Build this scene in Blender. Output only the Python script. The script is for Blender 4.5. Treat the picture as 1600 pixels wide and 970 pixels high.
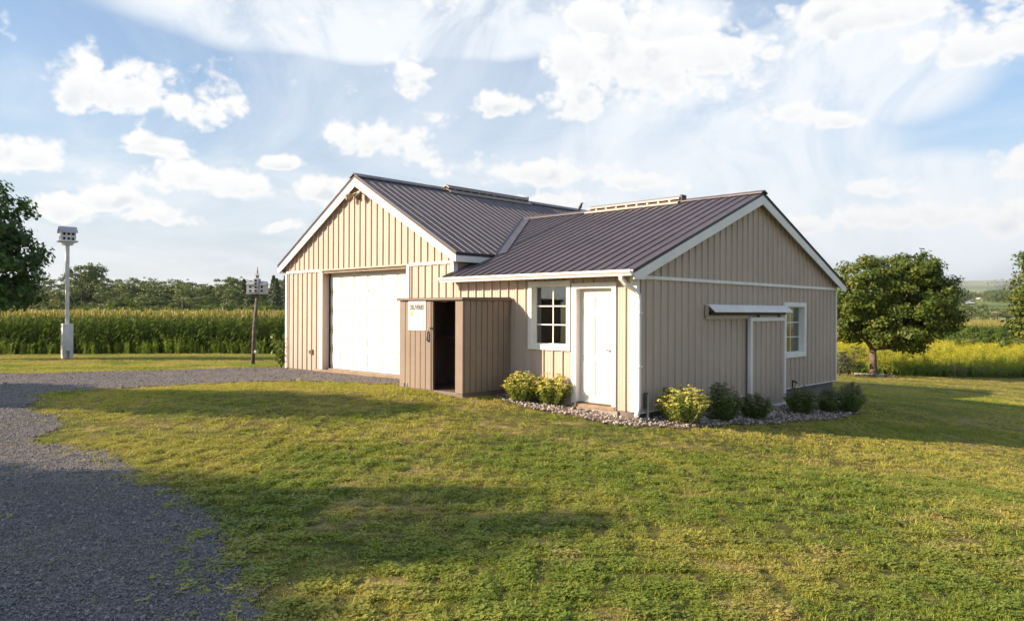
import bpy, math, random
import numpy as np
from mathutils import Vector, Matrix, noise as mnoise
R=math.radians
random.seed(7); rng=np.random.default_rng(11)
S=bpy.context.scene
for o in list(bpy.data.objects): bpy.data.objects.remove(o)
COL=S.collection

# ------------------------------------------------------------------ camera
CAM=Vector((7.2875,-10.5892,1.6328)); YAW=-0.767; PITCH=0.0016; ROLL=0.0035; FPX=1171.0
cd=bpy.data.cameras.new('camera'); cam=bpy.data.objects.new('camera',cd); COL.objects.link(cam)
cd.sensor_width=36; cd.lens=36*FPX/1600; cd.clip_start=.05; cd.clip_end=30000
cam.location=CAM
cam.rotation_euler=(Matrix.Rotation(-YAW,3,'Z')@Matrix.Rotation(R(90)+PITCH,3,'X')@Matrix.Rotation(ROLL,3,'Z')).to_euler()
S.camera=cam
FW=Vector((math.sin(YAW),math.cos(YAW),0)); RT=Vector((math.cos(YAW),-math.sin(YAW),0))
def ray(px,py): return FW+RT*((px-800)/FPX)+Vector((0,0,(486.9-py)/FPX))   # level approximation of the lens
def at(px,py,depth): return CAM+ray(px,py)*depth
def onz(px,py,z):
    d=ray(px,py); return CAM+d*((z-CAM.z)/d.z)

# ------------------------------------------------------------------ sun, sky
SUN=Vector((.5446,.8387,-.410)).normalized()          # direction the light travels
EL=math.asin(-SUN.z); AZ=math.atan2(-SUN.x,-SUN.y)  # where the sun stands
sl=bpy.data.lights.new('sun','SUN'); sl.energy=5.0; sl.angle=R(.53); sl.color=(1,.755,.545)
so=bpy.data.objects.new('sun',sl); COL.objects.link(so)
so.rotation_euler=SUN.to_track_quat('-Z','Y').to_euler(); so.location=(-20,-30,30)
S.view_settings.view_transform='Standard'; S.view_settings.look='None'; S.view_settings.gamma=1
S.view_settings.exposure=1.15; S.view_settings.use_curve_mapping=False

class NT:
    """small helper for writing node trees"""
    def __init__(s,nt): s.nt=nt; s.N=nt.nodes; s.L=nt.links
    def n(s,t,**k):
        nd=s.N.new(t)
        for a,v in k.items(): setattr(nd,a,v)
        return nd
    def put(s,sock,v):
        if isinstance(v,bpy.types.NodeSocket): s.L.new(v,sock)
        elif v is not None: sock.default_value=v
    def m(s,op,a=None,b=None,c=None,clamp=False):
        nd=s.n('ShaderNodeMath',operation=op); nd.use_clamp=clamp
        for i,v in enumerate((a,b,c)): s.put(nd.inputs[i],v)
        return nd.outputs[0]
    def v(s,op,a=None,b=None,out=0):
        nd=s.n('ShaderNodeVectorMath',operation=op)
        s.put(nd.inputs[0],a); s.put(nd.inputs[1],b); return nd.outputs[out]
    def noise(s,vec,scale,detail=4,rough=.55,dist=0,dim='3D'):
        nd=s.n('ShaderNodeTexNoise',noise_dimensions=dim); s.put(nd.inputs['Vector'],vec)
        nd.inputs['Scale'].default_value=scale; nd.inputs['Detail'].default_value=detail
        nd.inputs['Roughness'].default_value=rough; nd.inputs['Distortion'].default_value=dist
        return nd.outputs['Fac']
    def ramp(s,f,lo,hi,a=0,b=1,smooth=True):
        nd=s.n('ShaderNodeMapRange',interpolation_type='SMOOTHSTEP' if smooth else 'LINEAR'); s.put(nd.inputs[0],f)
        for i,x in enumerate((lo,hi,a,b)): s.put(nd.inputs[i+1],x)
        return nd.outputs[0]
    def mix(s,f,a,b,mode='MIX'):
        nd=s.n('ShaderNodeMix',data_type='RGBA',blend_type=mode); s.put(nd.inputs[0],f)
        for i,x in ((6,a),(7,b)): s.put(nd.inputs[i],x if isinstance(x,bpy.types.NodeSocket) else (*x,1)[:4])
        return nd.outputs[2]

W=bpy.data.worlds.new('World'); S.world=W; W.use_nodes=True
def make_world():
    t=NT(W.node_tree); t.N.clear()
    sky=t.n('ShaderNodeTexSky',sky_type='NISHITA'); sky.sun_disc=False
    sky.sun_elevation=EL; sky.sun_rotation=AZ; sky.altitude=200; sky.air_density=1.0; sky.dust_density=1.6; sky.ozone_density=1.6
    co=t.n('ShaderNodeTexCoord').outputs['Generated']
    sep=t.n('ShaderNodeSeparateXYZ'); t.L.new(co,sep.inputs[0])
    x,y,z=sep.outputs
    az=t.m('ARCTAN2',x,y); el=t.m('ARCSINE',z)
    # cumulus heaps: azimuth, elevation, half-width, half-height of each, in sky angles
    def dirn(px,py):
        d=ray(px,py).normalized(); return math.atan2(d.x,d.y),math.asin(d.z)
    heaps=[]
    for px,py,hw,hh in [(215,150,150,62),(60,262,95,45),(330,288,110,42),(190,322,60,24),(600,222,112,42),(820,275,130,32),
        (650,140,30,36),(790,172,50,27),(1030,95,200,110),(900,160,70,40),(1010,40,170,60),(1330,25,180,50),(1540,55,140,66),(1215,185,70,30),(1320,193,50,20),
        (1590,252,55,40),(1370,295,60,20),(1400,335,140,28),(1260,352,60,24),(1560,345,70,28),(500,302,46,30),(255,345,70,20),(445,358,40,15),
        (90,330,60,26),(870,318,60,22),(1000,280,60,20),(440,255,40,14),(270,235,55,24)]:
        a,e=dirn(px,py); a2,_=dirn(px+hw*1.15,py); _,e2=dirn(px,py-hh*1.18)
        heaps.append((a,e,a2-a,e2-e))
    warp=t.noise(co,5.0,3,.5); warp2=t.noise(t.v('ADD',co,(3.1,1.7,5.2)),5.0,3,.5)
    azw=t.m('ADD',az,t.m('MULTIPLY',t.m('SUBTRACT',warp,.5),.10)); elw=t.m('ADD',el,t.m('MULTIPLY',t.m('SUBTRACT',warp2,.5),.06))
    M=None; T=None
    for a,e,w,h in heaps:
        da=t.m('DIVIDE',t.m('SUBTRACT',azw,a),w); de=t.m('DIVIDE',t.m('SUBTRACT',elw,e),h)
        dn=t.m('MULTIPLY',t.m('MINIMUM',de,0.),.55)              # flatter, denser base
        de2=t.m('ADD',de,dn)
        g=t.m('SUBTRACT',1.0,t.m('SQRT',t.m('ADD',t.m('MULTIPLY',da,da),t.m('MULTIPLY',de2,de2))))
        if M is None: M,T=g,de
        else:
            gt=t.m('GREATER_THAN',g,M); T=t.m('ADD',T,t.m('MULTIPLY',gt,t.m('SUBTRACT',de,T))); M=t.m('MAXIMUM',M,g)
    # free-running cumulus over the rest of the dome, same kind of cloud
    zc=t.m('ADD',t.m('MAXIMUM',z,0.),.10)
    pl=t.n('ShaderNodeCombineXYZ'); t.put(pl.inputs[0],t.m('DIVIDE',x,zc)); t.put(pl.inputs[1],t.m('DIVIDE',y,zc))
    big=t.noise(pl.outputs[0],.55,2,.5)
    M=t.m('MAXIMUM',M,t.m('MULTIPLY',t.m('SUBTRACT',big,.66),4.0))
    fb=t.noise(t.v('MULTIPLY',co,(1,1,1.5)),11,6,.58,.2); fine=t.noise(co,48,8,.62,.2)
    def billow(off,octs):
        vec=t.v('ADD',t.v('MULTIPLY',co,(1,1,1.3)),off); acc=None
        for sc,w in octs:
            n_=t.noise(vec,sc,1,.4,.15); q=t.m('MULTIPLY',t.m('ABSOLUTE',t.m('MULTIPLY_ADD',n_,2.0,-1.0)),w); acc=q if acc is None else t.m('ADD',acc,q)
        return acc
    OC=((13,1.0),(29,.55),(62,.32)); bi=billow((0,0,0),OC); bo=billow(tuple(-SUN*.012+Vector((0,0,.010))),OC[:2]); b2=billow((0,0,0),OC[:2])
    d=t.m('ADD',t.m('SUBTRACT',M,.02),t.m('ADD',t.m('MULTIPLY',t.m('SUBTRACT',bi,.42),1.15),t.m('ADD',t.m('MULTIPLY',t.m('SUBTRACT',fb,.5),1.5),t.m('MULTIPLY',t.m('SUBTRACT',fine,.5),.8))))
    cum=t.ramp(d,-.08,.36)
    # high thin veil
    st=t.v('MULTIPLY',pl.outputs[0],(1.0,.38,1)); 
    rot=t.n('ShaderNodeVectorRotate',rotation_type='Z_AXIS'); t.put(rot.inputs['Vector'],pl.outputs[0]); rot.inputs['Angle'].default_value=R(28)
    st=t.v('MULTIPLY',rot.outputs[0],(.8,1.15,1))
    veil=t.ramp(t.noise(st,.75,8,.62,.8),.33,.72); veil=t.m('MULTIPLY',veil,.70)
    V2=None                                             # broad sheets of thin cloud
    for px,py,hw,hh in [(600,35,480,85),(1120,260,360,190),(880,20,300,90),(1450,330,300,120),(1300,110,330,120)]:
        a,e=dirn(px,py); a2,_=dirn(px+hw,py); _,e2=dirn(px,py-hh)
        da=t.m('DIVIDE',t.m('SUBTRACT',azw,a),a2-a); de=t.m('DIVIDE',t.m('SUBTRACT',elw,e),e2-e)
        g=t.m('SUBTRACT',1.0,t.m('ADD',t.m('MULTIPLY',da,da),t.m('MULTIPLY',de,de)),clamp=True); V2=g if V2 is None else t.m('MAXIMUM',V2,g)
    wisp=t.noise(co,7,9,.62,.9)
    veil=t.m('MAXIMUM',veil,t.m('MULTIPLY',t.ramp(V2,.0,.55),t.ramp(wisp,.25,.58,.35,1.0)))
    haze=t.ramp(el,.0,.34,.85,.12)
    den=t.ramp(d,.15,.9)
    under=t.m('MULTIPLY',t.ramp(T,.45,-.65),.75); self_=t.m('MULTIPLY',t.ramp(t.m('SUBTRACT',bo,b2),-.06,.30),.75)  # underside and self-shadow greys, mixed into the cloud colour
    cc=t.mix(t.m('MULTIPLY',t.m('MAXIMUM',under,self_),den),(1.0,.995,.985),(.66,.715,.79))
    bgS=t.n('ShaderNodeBackground'); skyc=t.mix(1.0,sky.outputs[0],(.82,1.02,1.15),'MULTIPLY'); t.L.new(skyc,bgS.inputs[0]); bgS.inputs[1].default_value=.079
    bgH=t.n('ShaderNodeBackground'); bgH.inputs[0].default_value=(.70,.79,.88,1); bgH.inputs[1].default_value=.42
    bgV=t.n('ShaderNodeBackground'); bgV.inputs[0].default_value=(.88,.93,.985,1); bgV.inputs[1].default_value=.475
    bgC=t.n('ShaderNodeBackground'); t.L.new(cc,bgC.inputs[0]); bgC.inputs[1].default_value=.47
    def mx(f,a,b):
        n=t.n('ShaderNodeMixShader'); t.put(n.inputs[0],f); t.L.new(a,n.inputs[1]); t.L.new(b,n.inputs[2]); return n.outputs[0]
    up=t.ramp(el,-.02,.03)
    s=mx(haze,bgS.outputs[0],bgH.outputs[0]); s=mx(veil,s,bgV.outputs[0]); s=mx(t.m('MULTIPLY',cum,t.m('MULTIPLY',up,.97)),s,bgC.outputs[0])
    out=t.n('ShaderNodeOutputWorld'); t.L.new(s,out.inputs[0])
make_world()

# ------------------------------------------------------------------ materials
MAT={}
def mat(name,col,rough=.6,metal=0,var=.12,vscale=3.,bump=0,bscale=60,col2=None,spec=.5,dirt=0,trans=0,detail=5):
    m=bpy.data.materials.new(name); m.use_nodes=True; t=NT(m.node_tree); b=t.N['Principled BSDF']
    geo=t.n('ShaderNodeNewGeometry'); pos=geo.outputs['Position']
    f=t.noise(pos,vscale,detail,.6)
    c2=col2 if col2 else tuple(max(0,c*(1-2*var)) for c in col)
    c=t.mix(t.ramp(f,.3,.7),col,c2)
    if dirt:
        sz=t.n('ShaderNodeSeparateXYZ'); t.L.new(pos,sz.inputs[0]); low=t.ramp(sz.outputs[2],-.15,.75,1.2,0); c=t.mix(t.m('MULTIPLY',t.m('MULTIPLY',low,t.noise(pos,5,6,.65)),dirt*2.2,clamp=True),c,(.23,.18,.13))
        st=t.noise(t.v('MULTIPLY',pos,(6,6,.7)),1.6,6,.65); c=t.mix(t.m('MULTIPLY',t.ramp(st,.48,.75),dirt),c,(.22,.19,.15))
    t.L.new(c,b.inputs['Base Color']); b.inputs['Metallic'].default_value=metal
    b.inputs['Specular IOR Level'].default_value=spec
    t.put(b.inputs['Roughness'],t.ramp(t.noise(pos,vscale*4,4),.25,.75,max(0,rough-.1),min(1,rough+.1)))
    if bump:
        bp=t.n('ShaderNodeBump'); bp.inputs['Strength'].default_value=bump; bp.inputs['Distance'].default_value=.01
        t.put(bp.inputs['Height'],t.noise(pos,bscale,5)); t.L.new(bp.outputs[0],b.inputs['Normal'])
    MAT[name]=m; return m
mat('siding',(.505,.415,.345),.48,var=.04,vscale=.9,bump=.10,bscale=5,spec=.35,dirt=.16)
mat('white',(.80,.79,.76),.45,var=.05,vscale=2,spec=.4,dirt=.12)
mat('door_white',(.70,.675,.63),.40,var=.03,vscale=1.5,spec=.4,dirt=.05)
mat('roof',(.082,.067,.079),.44,var=.10,vscale=1.1,bump=.12,bscale=4,spec=.6,dirt=.10)
mat('flashing',(.060,.058,.078),.42,metal=.1,var=.15,vscale=3,bump=.1,bscale=8)
mat('roof_dark',(.035,.030,.033),.5,var=.1)
mat('wood_raw',(.30,.22,.14),.8,var=.2,vscale=6,bump=.3,bscale=30)
mat('concrete',(.30,.27,.24),.9,var=.15,vscale=4,bump=.5,bscale=40)
mat('block',(.15,.14,.135),.9,var=.18,vscale=5,bump=.5,bscale=40)
mat('interior',(.20,.17,.14),.9,var=.15)
mat('dark_metal',(.05,.048,.045),.4,metal=.7)
mat('grey_metal',(.42,.43,.45),.35,metal=.8,var=.1)
mat('pvc',(.45,.45,.44),.5)
mat('lamp_body',(.46,.36,.24),.5,var=.1)
mat('lamp_dark',(.10,.085,.075),.45)
mat('shed',(.235,.190,.152),.62,var=.06,vscale=2,bump=.12,bscale=20,spec=.3,dirt=.15)
mat('shed_trim',(.15,.115,.092),.6,var=.08,vscale=3)
mat('sign_white',(.62,.62,.60),.4,var=.02)
mat('ink',(.03,.03,.03),.6,var=.05)
mat('ink_grey',(.30,.30,.30),.6,var=.05)
mat('ink_yellow',(.85,.45,.03),.5,var=.05)
mat('brown_dark',(.055,.03,.02),.5,var=.1)
mat('card',(.42,.29,.17),.8,var=.1)
mat('weathered_wood',(.14,.125,.11),.9,var=.25,vscale=8,bump=.5,bscale=40)
mat('bird_white',(.74,.75,.77),.5,var=.08,vscale=4,dirt=.25)
mat('bird_roof',(.42,.44,.47),.4,metal=.3,var=.1)
mat('bird_grey',(.50,.52,.56),.6,var=.15,vscale=6,dirt=.4)
mat('black',(.012,.012,.012),.8,var=.05)
mat('feather',(.03,.028,.03),.6,var=.1)
mat('bark',(.17,.125,.09),.95,var=.28,vscale=7,bump=.9,bscale=26)
mat('bark_dark',(.075,.06,.05),.95,var=.25,vscale=7,bump=.9,bscale=26)
mat('stem',(.16,.17,.07),.8,var=.15)

def leafmat(name,cols,trans=.35,rough=.5,psc=.0,spec=.3):
    """leaf colours from a per-leaf tint attribute"""
    m=bpy.data.materials.new(name); m.use_nodes=True; t=NT(m.node_tree); b=t.N['Principled BSDF']
    at_=t.n('ShaderNodeAttribute',attribute_name='tint'); f=at_.outputs['Fac']
    cr=t.n('ShaderNodeValToRGB'); t.L.new(f,cr.inputs[0]); e=cr.color_ramp.elements
    while len(e)<len(cols): e.new(.5)
    for i,c in enumerate(cols): e[i].position=i/(len(cols)-1); e[i].color=(*c,1)
    c=cr.outputs[0]
    if psc:
        rn=t.n('ShaderNodeObjectInfo').outputs['Random']; c=t.mix(t.m('MULTIPLY',rn,psc),c,cols[-1])
    t.L.new(c,b.inputs['Base Color']); b.inputs['Roughness'].default_value=rough; b.inputs['Specular IOR Level'].default_value=spec
    tr=t.n('ShaderNodeBsdfTranslucent'); t.L.new(t.mix(1.0,c,(1.25,1.25,.5),'MULTIPLY'),tr.inputs[0])
    mx=t.n('ShaderNodeMixShader'); mx.inputs[0].default_value=trans; t.L.new(b.outputs[0],mx.inputs[1]); t.L.new(tr.outputs[0],mx.inputs[2])
    t.L.new(mx.outputs[0],t.N['Material Output'].inputs[0]); MAT[name]=m; return m
leafmat('leaf_maple',[(.045,.082,.012),(.080,.125,.018),(.125,.160,.022),(.175,.180,.028)])
leafmat('leaf_dark',[(0.029,0.073,0.023),(0.048,0.108,0.027),(0.081,0.146,0.035)])
leafmat('leaf_far',[(0.085,0.128,0.048),(0.122,0.167,0.058),(0.178,0.212,0.071)],.25)
leafmat('leaf_far_yellow',[(0.156,0.176,0.039),(0.208,0.215,0.052),(0.260,0.247,0.065)],.25)
leafmat('leaf_conifer',[(0.039,0.069,0.033),(0.060,0.093,0.042),(0.083,0.117,0.051)],.15)
leafmat('leaf_grey',[(.075,.095,.055),(.105,.125,.075),(.14,.15,.09)],.3)
leafmat('leaf_bush',[(.060,.11,.018),(.105,.165,.026),(.17,.22,.035)],.35)
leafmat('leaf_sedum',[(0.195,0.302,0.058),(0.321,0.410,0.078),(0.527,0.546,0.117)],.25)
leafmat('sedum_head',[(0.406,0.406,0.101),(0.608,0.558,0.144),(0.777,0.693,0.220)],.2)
leafmat('leaf_sedum_shade',[(.11,.19,.052),(.175,.26,.07),(.25,.33,.095)],.25)  # shaded copy of the sedum leaf, the shade put into the colour
leafmat('sedum_head_shade',[(.13,.145,.075),(.19,.195,.105),(.26,.25,.15)],.2)  # flower heads of the shaded clumps, shade tone in the colour
leafmat('leaf_corn',[(0.069,0.125,0.022),(0.106,0.175,0.030),(0.188,0.225,0.044)],.35,psc=.15)
leafmat('tassel',[(.21,.21,.06),(.30,.28,.09),(.36,.32,.11)],.3)
leafmat('goldenrod',[(.36,.34,.025),(.48,.43,.03),(.56,.49,.05)],.3)
leafmat('weed',[(0.122,0.210,0.035),(0.210,0.315,0.053),(0.333,0.385,0.079)],.35)
leafmat('aster',[(.22,.15,.19),(.30,.20,.24),(.32,.24,.20)],.3)
leafmat('dry_weed',[(.20,.15,.07),(.27,.20,.10),(.32,.25,.14)],.3)

def glass():
    m=bpy.data.materials.new('glass'); m.use_nodes=True; t=NT(m.node_tree); t.N.clear()
    g=t.n('ShaderNodeBsdfGlossy'); g.inputs['Roughness'].default_value=.015; g.inputs[0].default_value=(.9,.95,.95,1)
    tr=t.n('ShaderNodeBsdfTransparent'); tr.inputs[0].default_value=(.80,.84,.82,1)
    lw=t.n('ShaderNodeFresnel'); lw.inputs[0].default_value=1.6
    f=t.m('ADD',t.m('MULTIPLY',lw.outputs[0],1.6),.06,clamp=True)
    mx=t.n('ShaderNodeMixShader'); t.L.new(f,mx.inputs[0]); t.L.new(tr.outputs[0],mx.inputs[1]); t.L.new(g.outputs[0],mx.inputs[2])
    o=t.n('ShaderNodeOutputMaterial'); t.L.new(mx.outputs[0],o.inputs[0]); MAT['glass']=m
glass()

# ------------------------------------------------------------------ mesh helpers
class MB:
    def __init__(s): s.v=[]; s.f=[]
    def q(s,*p):
        i=len(s.v); s.v+=[tuple(a) for a in p]; s.f.append(tuple(range(i,i+len(p)))); return s
    def box(s,a,b):
        x0,y0,z0=a; x1,y1,z1=b
        x0,x1=min(x0,x1),max(x0,x1); y0,y1=min(y0,y1),max(y0,y1); z0,z1=min(z0,z1),max(z0,z1)
        i=len(s.v); s.v+=[(x0,y0,z0),(x1,y0,z0),(x1,y1,z0),(x0,y1,z0),(x0,y0,z1),(x1,y0,z1),(x1,y1,z1),(x0,y1,z1)]
        s.f+=[tuple(i+k for k in f) for f in ((3,2,1,0),(4,5,6,7),(0,1,5,4),(1,2,6,5),(2,3,7,6),(3,0,4,7))]; return s
    def prism(s,poly,ext):
        """poly: 3D points in a plane, ext: extrusion vector"""
        e=Vector(ext); n=len(poly); i=len(s.v)
        s.v+=[tuple(p) for p in poly]+[tuple(Vector(p)+e) for p in poly]
        s.f.append(tuple(range(i+n-1,i-1,-1))); s.f.append(tuple(range(i+n,i+2*n)))
        for k in range(n): s.f.append((i+k,i+(k+1)%n,i+n+(k+1)%n,i+n+k))
        return s
    def tube(s,pts,rad,n=8,cap=True,up=None,asp=1.0):
        pts=[Vector(p) for p in pts]; rad=rad if hasattr(rad,'__len__') else [rad]*len(pts)
        base=len(s.v); pu=None
        for k,p in enumerate(pts):
            d=(pts[min(k+1,len(pts)-1)]-pts[max(k-1,0)]).normalized()
            if pu is None:
                u=up or (Vector((1,0,0)) if abs(d.x)<.8 else Vector((0,1,0)))
            else: u=pu
            u=(u-d*u.dot(d)).normalized(); w=d.cross(u); pu=u
            for j in range(n):
                a=2*math.pi*(j+.5)/n; s.v.append(tuple(p+u*math.cos(a)*rad[k]+w*math.sin(a)*rad[k]*asp))
        for k in range(len(pts)-1):
            for j in range(n):
                a=base+k*n+j; b=base+k*n+(j+1)%n; s.f.append((a,b,b+n,a+n))
        if cap:
            s.f.append(tuple(base+j for j in range(n-1,-1,-1))); e=base+(len(pts)-1)*n; s.f.append(tuple(e+j for j in range(n)))
        return s
    def build(s,name,m,parent=None,smooth=False,bevel=0):
        me=bpy.data.meshes.new(name); me.from_pydata(s.v,[],s.f); me.validate(); me.update()
        if m: me.materials.append(MAT[m] if isinstance(m,str) else m)
        if smooth: me.shade_smooth()
        o=bpy.data.objects.new(name,me); COL.objects.link(o)
        if bevel:
            b=o.modifiers.new('bevel','BEVEL'); b.width=bevel; b.segments=2; b.limit_method='ANGLE'; b.angle_limit=R(40)
        if parent is not None:
            o.parent=parent; o.matrix_parent_inverse=Matrix.Translation(parent_loc(parent)).inverted()
        return o
def parent_loc(p): return Vector(p.location) if p.parent is None else Vector((0,0,0))
def tag(o,label=None,cat=None,group=None,kind=None):
    if label: o['label']=label
    if cat: o['category']=cat
    if group: o['group']=group
    if kind: o['kind']=kind
    return o
def thing(name,loc,label,cat,group=None):
    o=bpy.data.objects.new(name,None); COL.objects.link(o); o.location=loc; o.empty_display_size=.2
    return tag(o,label,cat,group)
def box(name,a,b,m,parent=None,bevel=0): return MB().box(a,b).build(name,m,parent,bevel=bevel)

# ------------------------------------------------------------------ terrain
CP=np.array([(7.3,-10.6,0),(3.6,-8.5,0),(-1,-6,0),(-5,-7.5,0),(-9,-5,.02),(12,-4,-.40),(5,-3,-.18),(2,-1.5,-.22),(0,-.9,-.17),(-1.2,-.9,-.12),(-2.2,-1.1,-.04),(-3,-1.4,.08),(-5.2,-1.4,.12),
 (-7.5,-.6,.07),(-11.6,-.4,.04),(-8,4,.02),(-4,3,-.1),(0.2,.3,-.19),(1.4,2.1,-.45),(2.4,3.7,-.64),(3.8,5.8,-.84),(4.4,6.7,-.91),(.3,3,-.34),(.4,5.5,-.45),(.6,8.8,-.56),(2.2,12.2,-.93),(3.1,13.4,-1.03),(-6,12,-.6),(-3,30,-1.6),(8,32,-1.8),(12,12,-1.45),(12,4,-1.0),(22,0,-1.0),(25,22,-1.9),
 (-16.4,1.4,-.16),(-23.7,-2,-.25),(-30,-8,-.35),(-36,8,-.8),(-45,-6,-.85),(-30,20,-1.0),(-16,-12,0),(-8,-22,.1),(8,-25,.1),(22,-14,-.2),(-30,-30,0),(-14,32,-1.4),(10,48,-1.9),(40,20,-2.0),(45,-20,-.4),(0,-45,0),(-50,-40,-.3),(-60,20,-.8),(-40,50,-1.1)])
def _phi(r): return np.sqrt(r*r+9.0)
_D=_phi(np.linalg.norm(CP[:,None,:2]-CP[None,:,:2],axis=2)); _n=len(CP)
_A=np.zeros((_n+3,_n+3)); _A[:_n,:_n]=_D-np.eye(_n)*.15; _A[:_n,_n]=1; _A[:_n,_n+1:]=CP[:,:2]; _A[_n,:_n]=1; _A[_n+1:,:_n]=CP[:,:2].T
_w=np.linalg.solve(_A,np.concatenate([CP[:,2],[0,0,0]]))
def H(x,y):
    x=np.asarray(x,float); y=np.asarray(y,float); sh=x.shape; P=np.stack([x.ravel(),y.ravel()],1)
    out=np.empty(len(P))
    for i in range(0,len(P),20000):
        p=P[i:i+20000]; out[i:i+20000]=_phi(np.linalg.norm(p[:,None]-CP[None,:,:2],axis=2))@_w[:_n]+_w[_n]+p@_w[_n+1:]
    r=np.hypot(P[:,0]-CAM.x,P[:,1]-CAM.y)
    # broad bowl of farmland: falls to a low flat, then the far side of the valley climbs gently
    rr=np.array([0,70,180,330,600,1000,1600,2500,4000,6500,9500,11500]); tt=np.array([-.9,-.9,-1.1,-1.2,6,14.5,26,49,92,200,355,400])
    lat=np.clip(((P[:,0]-CAM.x)*RT.x+(P[:,1]-CAM.y)*RT.y)/np.maximum(r,1)*2+.5,0,1); far=np.interp(r,rr,tt); far=np.where(far>0,far*(.5+.5*np.clip(lat*1.4-.1,0,1)),far)-1.0*lat*np.clip((450-r)/250,0,1)
    k=np.clip((r-40)/30,0,1); k=k*k*(3-2*k)
    out=out*(1-k)+far*k
    return out.reshape(sh)
def h1(x,y): return float(H([x],[y])[0])

# ------------------------------------------------------------------ the barn-garage
P=.2338
GA,GB,GR=-11.58,-4.63,-8.1           # garage left, right wall, ridge
GZ,GS,GE=4.95,.556,3.70              # ridge height, slope, half width to the eave
WD,WZ,WS,WE=8.8,4.17,.385,4.70       # wing depth, ridge height, slope, half width to the eave
BACK=11.0
def gz(x): return GZ-GS*abs(x-GR)
def wz(y): return WZ-WS*abs(y-WD/2)
front=lambda s,d,z:(s,-d,z)
side=lambda s,d,z:(d,s,z)
PROF=[(0,0),(.009,.030),(.033,.030),(.042,0),(.104,0),(.109,.004),(.123,.004),(.128,0),(.164,0),(.169,.004),(.183,.004),(.188,0),(P,0)]
def pd(s):
    for (a,da),(b,db) in zip(PROF,PROF[1:]):
        if s<=b+1e-9: return da+(db-da)*max(0,(s-a))/(b-a) if b>a else db
    return 0
def strip(mapf,k0,s0,s1,zlo,ztop,holes,name,parent,m='siding',d0=0):
    """one ribbed siding strip between k0 and k0+P, clipped to s0..s1 and around holes"""
    xs=sorted({round(min(max(v,s0),s1),5) for v in [k0+p[0] for p in PROF]+[h[i] for h in holes for i in (0,1)]+[s0,s1]})
    mb=MB(); mb2=MB(); full=False
    for a,b in zip(xs,xs[1:]):
        if b-a<1e-4: continue
        mid=(a+b)/2; seg=[(zlo,None)]
        for h in holes:
            if h[0]<mid<h[1]:
                ns=[]
                for lo,hi in seg:
                    if h[2]>lo+.001: ns.append((lo,h[2]))
                    ns.append((max(lo,h[3]),hi))
                seg=ns
        full=full or (len(seg)==1 and seg[0][0]==zlo)
        for lo,hi in seg:
            ta=ztop(a) if hi is None else hi; tb=ztop(b) if hi is None else hi
            if max(ta,tb)-lo<.005: continue
            da,db=d0+pd(a-k0),d0+pd(b-k0)
            pts=[mapf(a,da,lo),mapf(b,db,lo),mapf(b,db,max(tb,lo)),mapf(a,da,max(ta,lo))]
            (mb2 if lo>zlo else mb).q(*pts)
    if full: n0=len(mb.v); mb.v+=mb2.v; mb.f+=[tuple(i+n0 for i in f) for f in mb2.f]; mb2=MB()
    for q_ in (mb,mb2):
        if q_.f: q_.build(name,m,parent)
def strips(mapf,phase,s0,s1,zlo,ztop,holes,parent,name='siding_panel',d0=0,m='siding'):
    k=phase-math.ceil((phase-s0)/P)*P
    while k<s1-1e-6:
        a,b=max(k,s0),min(k+P,s1)
        if b-a>.012: strip(mapf,k,a,b,zlo,ztop,holes,name,parent,m,d0)
        k+=P
def wall_boxes(mb,mapf,s0,s1,z0,z1,holes,d0,d1):
    ss=sorted({s0,s1,*[v for h in holes for v in h[:2] if s0<v<s1]}); zs=sorted({z0,z1,*[v for h in holes for v in h[2:] if z0<v<z1]})
    for a,b in zip(ss,ss[1:]):
        for c,d in zip(zs,zs[1:]):
            if any(h[0]<(a+b)/2<h[1] and h[2]<(c+d)/2<h[3] for h in holes): continue
            mb.box(mapf(a,d0,c),mapf(b,d1,d))
barn=thing('garage_barn',(-5,4,h1(-5,0)),'beige ribbed metal garage with dark brown metal roof and lower side wing','garage')
GH=(-9.72,-6.21,-1,2.62)                                  # garage door hole
WIN=(-2.46,-1.42,.92,2.205); WIH=(-2.375,-1.505,1.015,2.115)
DOR=(-1.385,-.40,-1,2.15); DOH=(-1.30,-.475,-1,2.07)
WIB=(5.73,6.92,.61,1.865); WBH=(5.83,6.82,.71,1.77)
# front wall
mb=MB()
wall_boxes(mb,front,GA,GB,-.45,2.66,[GH],-.14,-.004)
wall_boxes(mb,front,GB,0,-.45,2.30,[WIH,DOH],-.14,-.004)
u=GZ-.10
mb.prism([(GA,.004,2.66),(GB,.004,2.66),(GB,.004,u-GS*(GB-GR)),(GR,.004,u),(GA,.004,u-GS*(GR-GA))],(0,.136,0))
fw=mb.build('wall','interior',barn)
UL=-5.845
strips(front,UL,GA+.07,GB,.075,lambda s:2.662,[(GH[0]-.12,GH[1]+.09,-1,2.662)],fw)
strips(front,UL,GB,-.10,-.06,lambda s:2.268,[WIN,DOR],fw)
strips(front,-11.3733,GA,GB,2.70,lambda s:GZ-.115-GS*abs(s-GR),[],fw)
# side gable wall
mb=MB()
wall_boxes(mb,side,.14,WD,-.075,2.25,[WBH],-.14,-.004)
u=WZ-.10
mb.prism([(-.14,.14,2.25),(-.14,WD,2.25),(-.14,WD,u-WS*WD/2),(-.14,WD/2,u),(-.14,.14,u-WS*WD/2)],(.136,0,0))
sw=mb.build('wall','interior',barn)
strips(side,.2727,.05,WD-.04,-.075,lambda s:2.205,[WIB],sw)
strips(side,.2727,0,WD,2.255,lambda s:WZ-.115-WS*abs(s-WD/2),[],sw)
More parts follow.
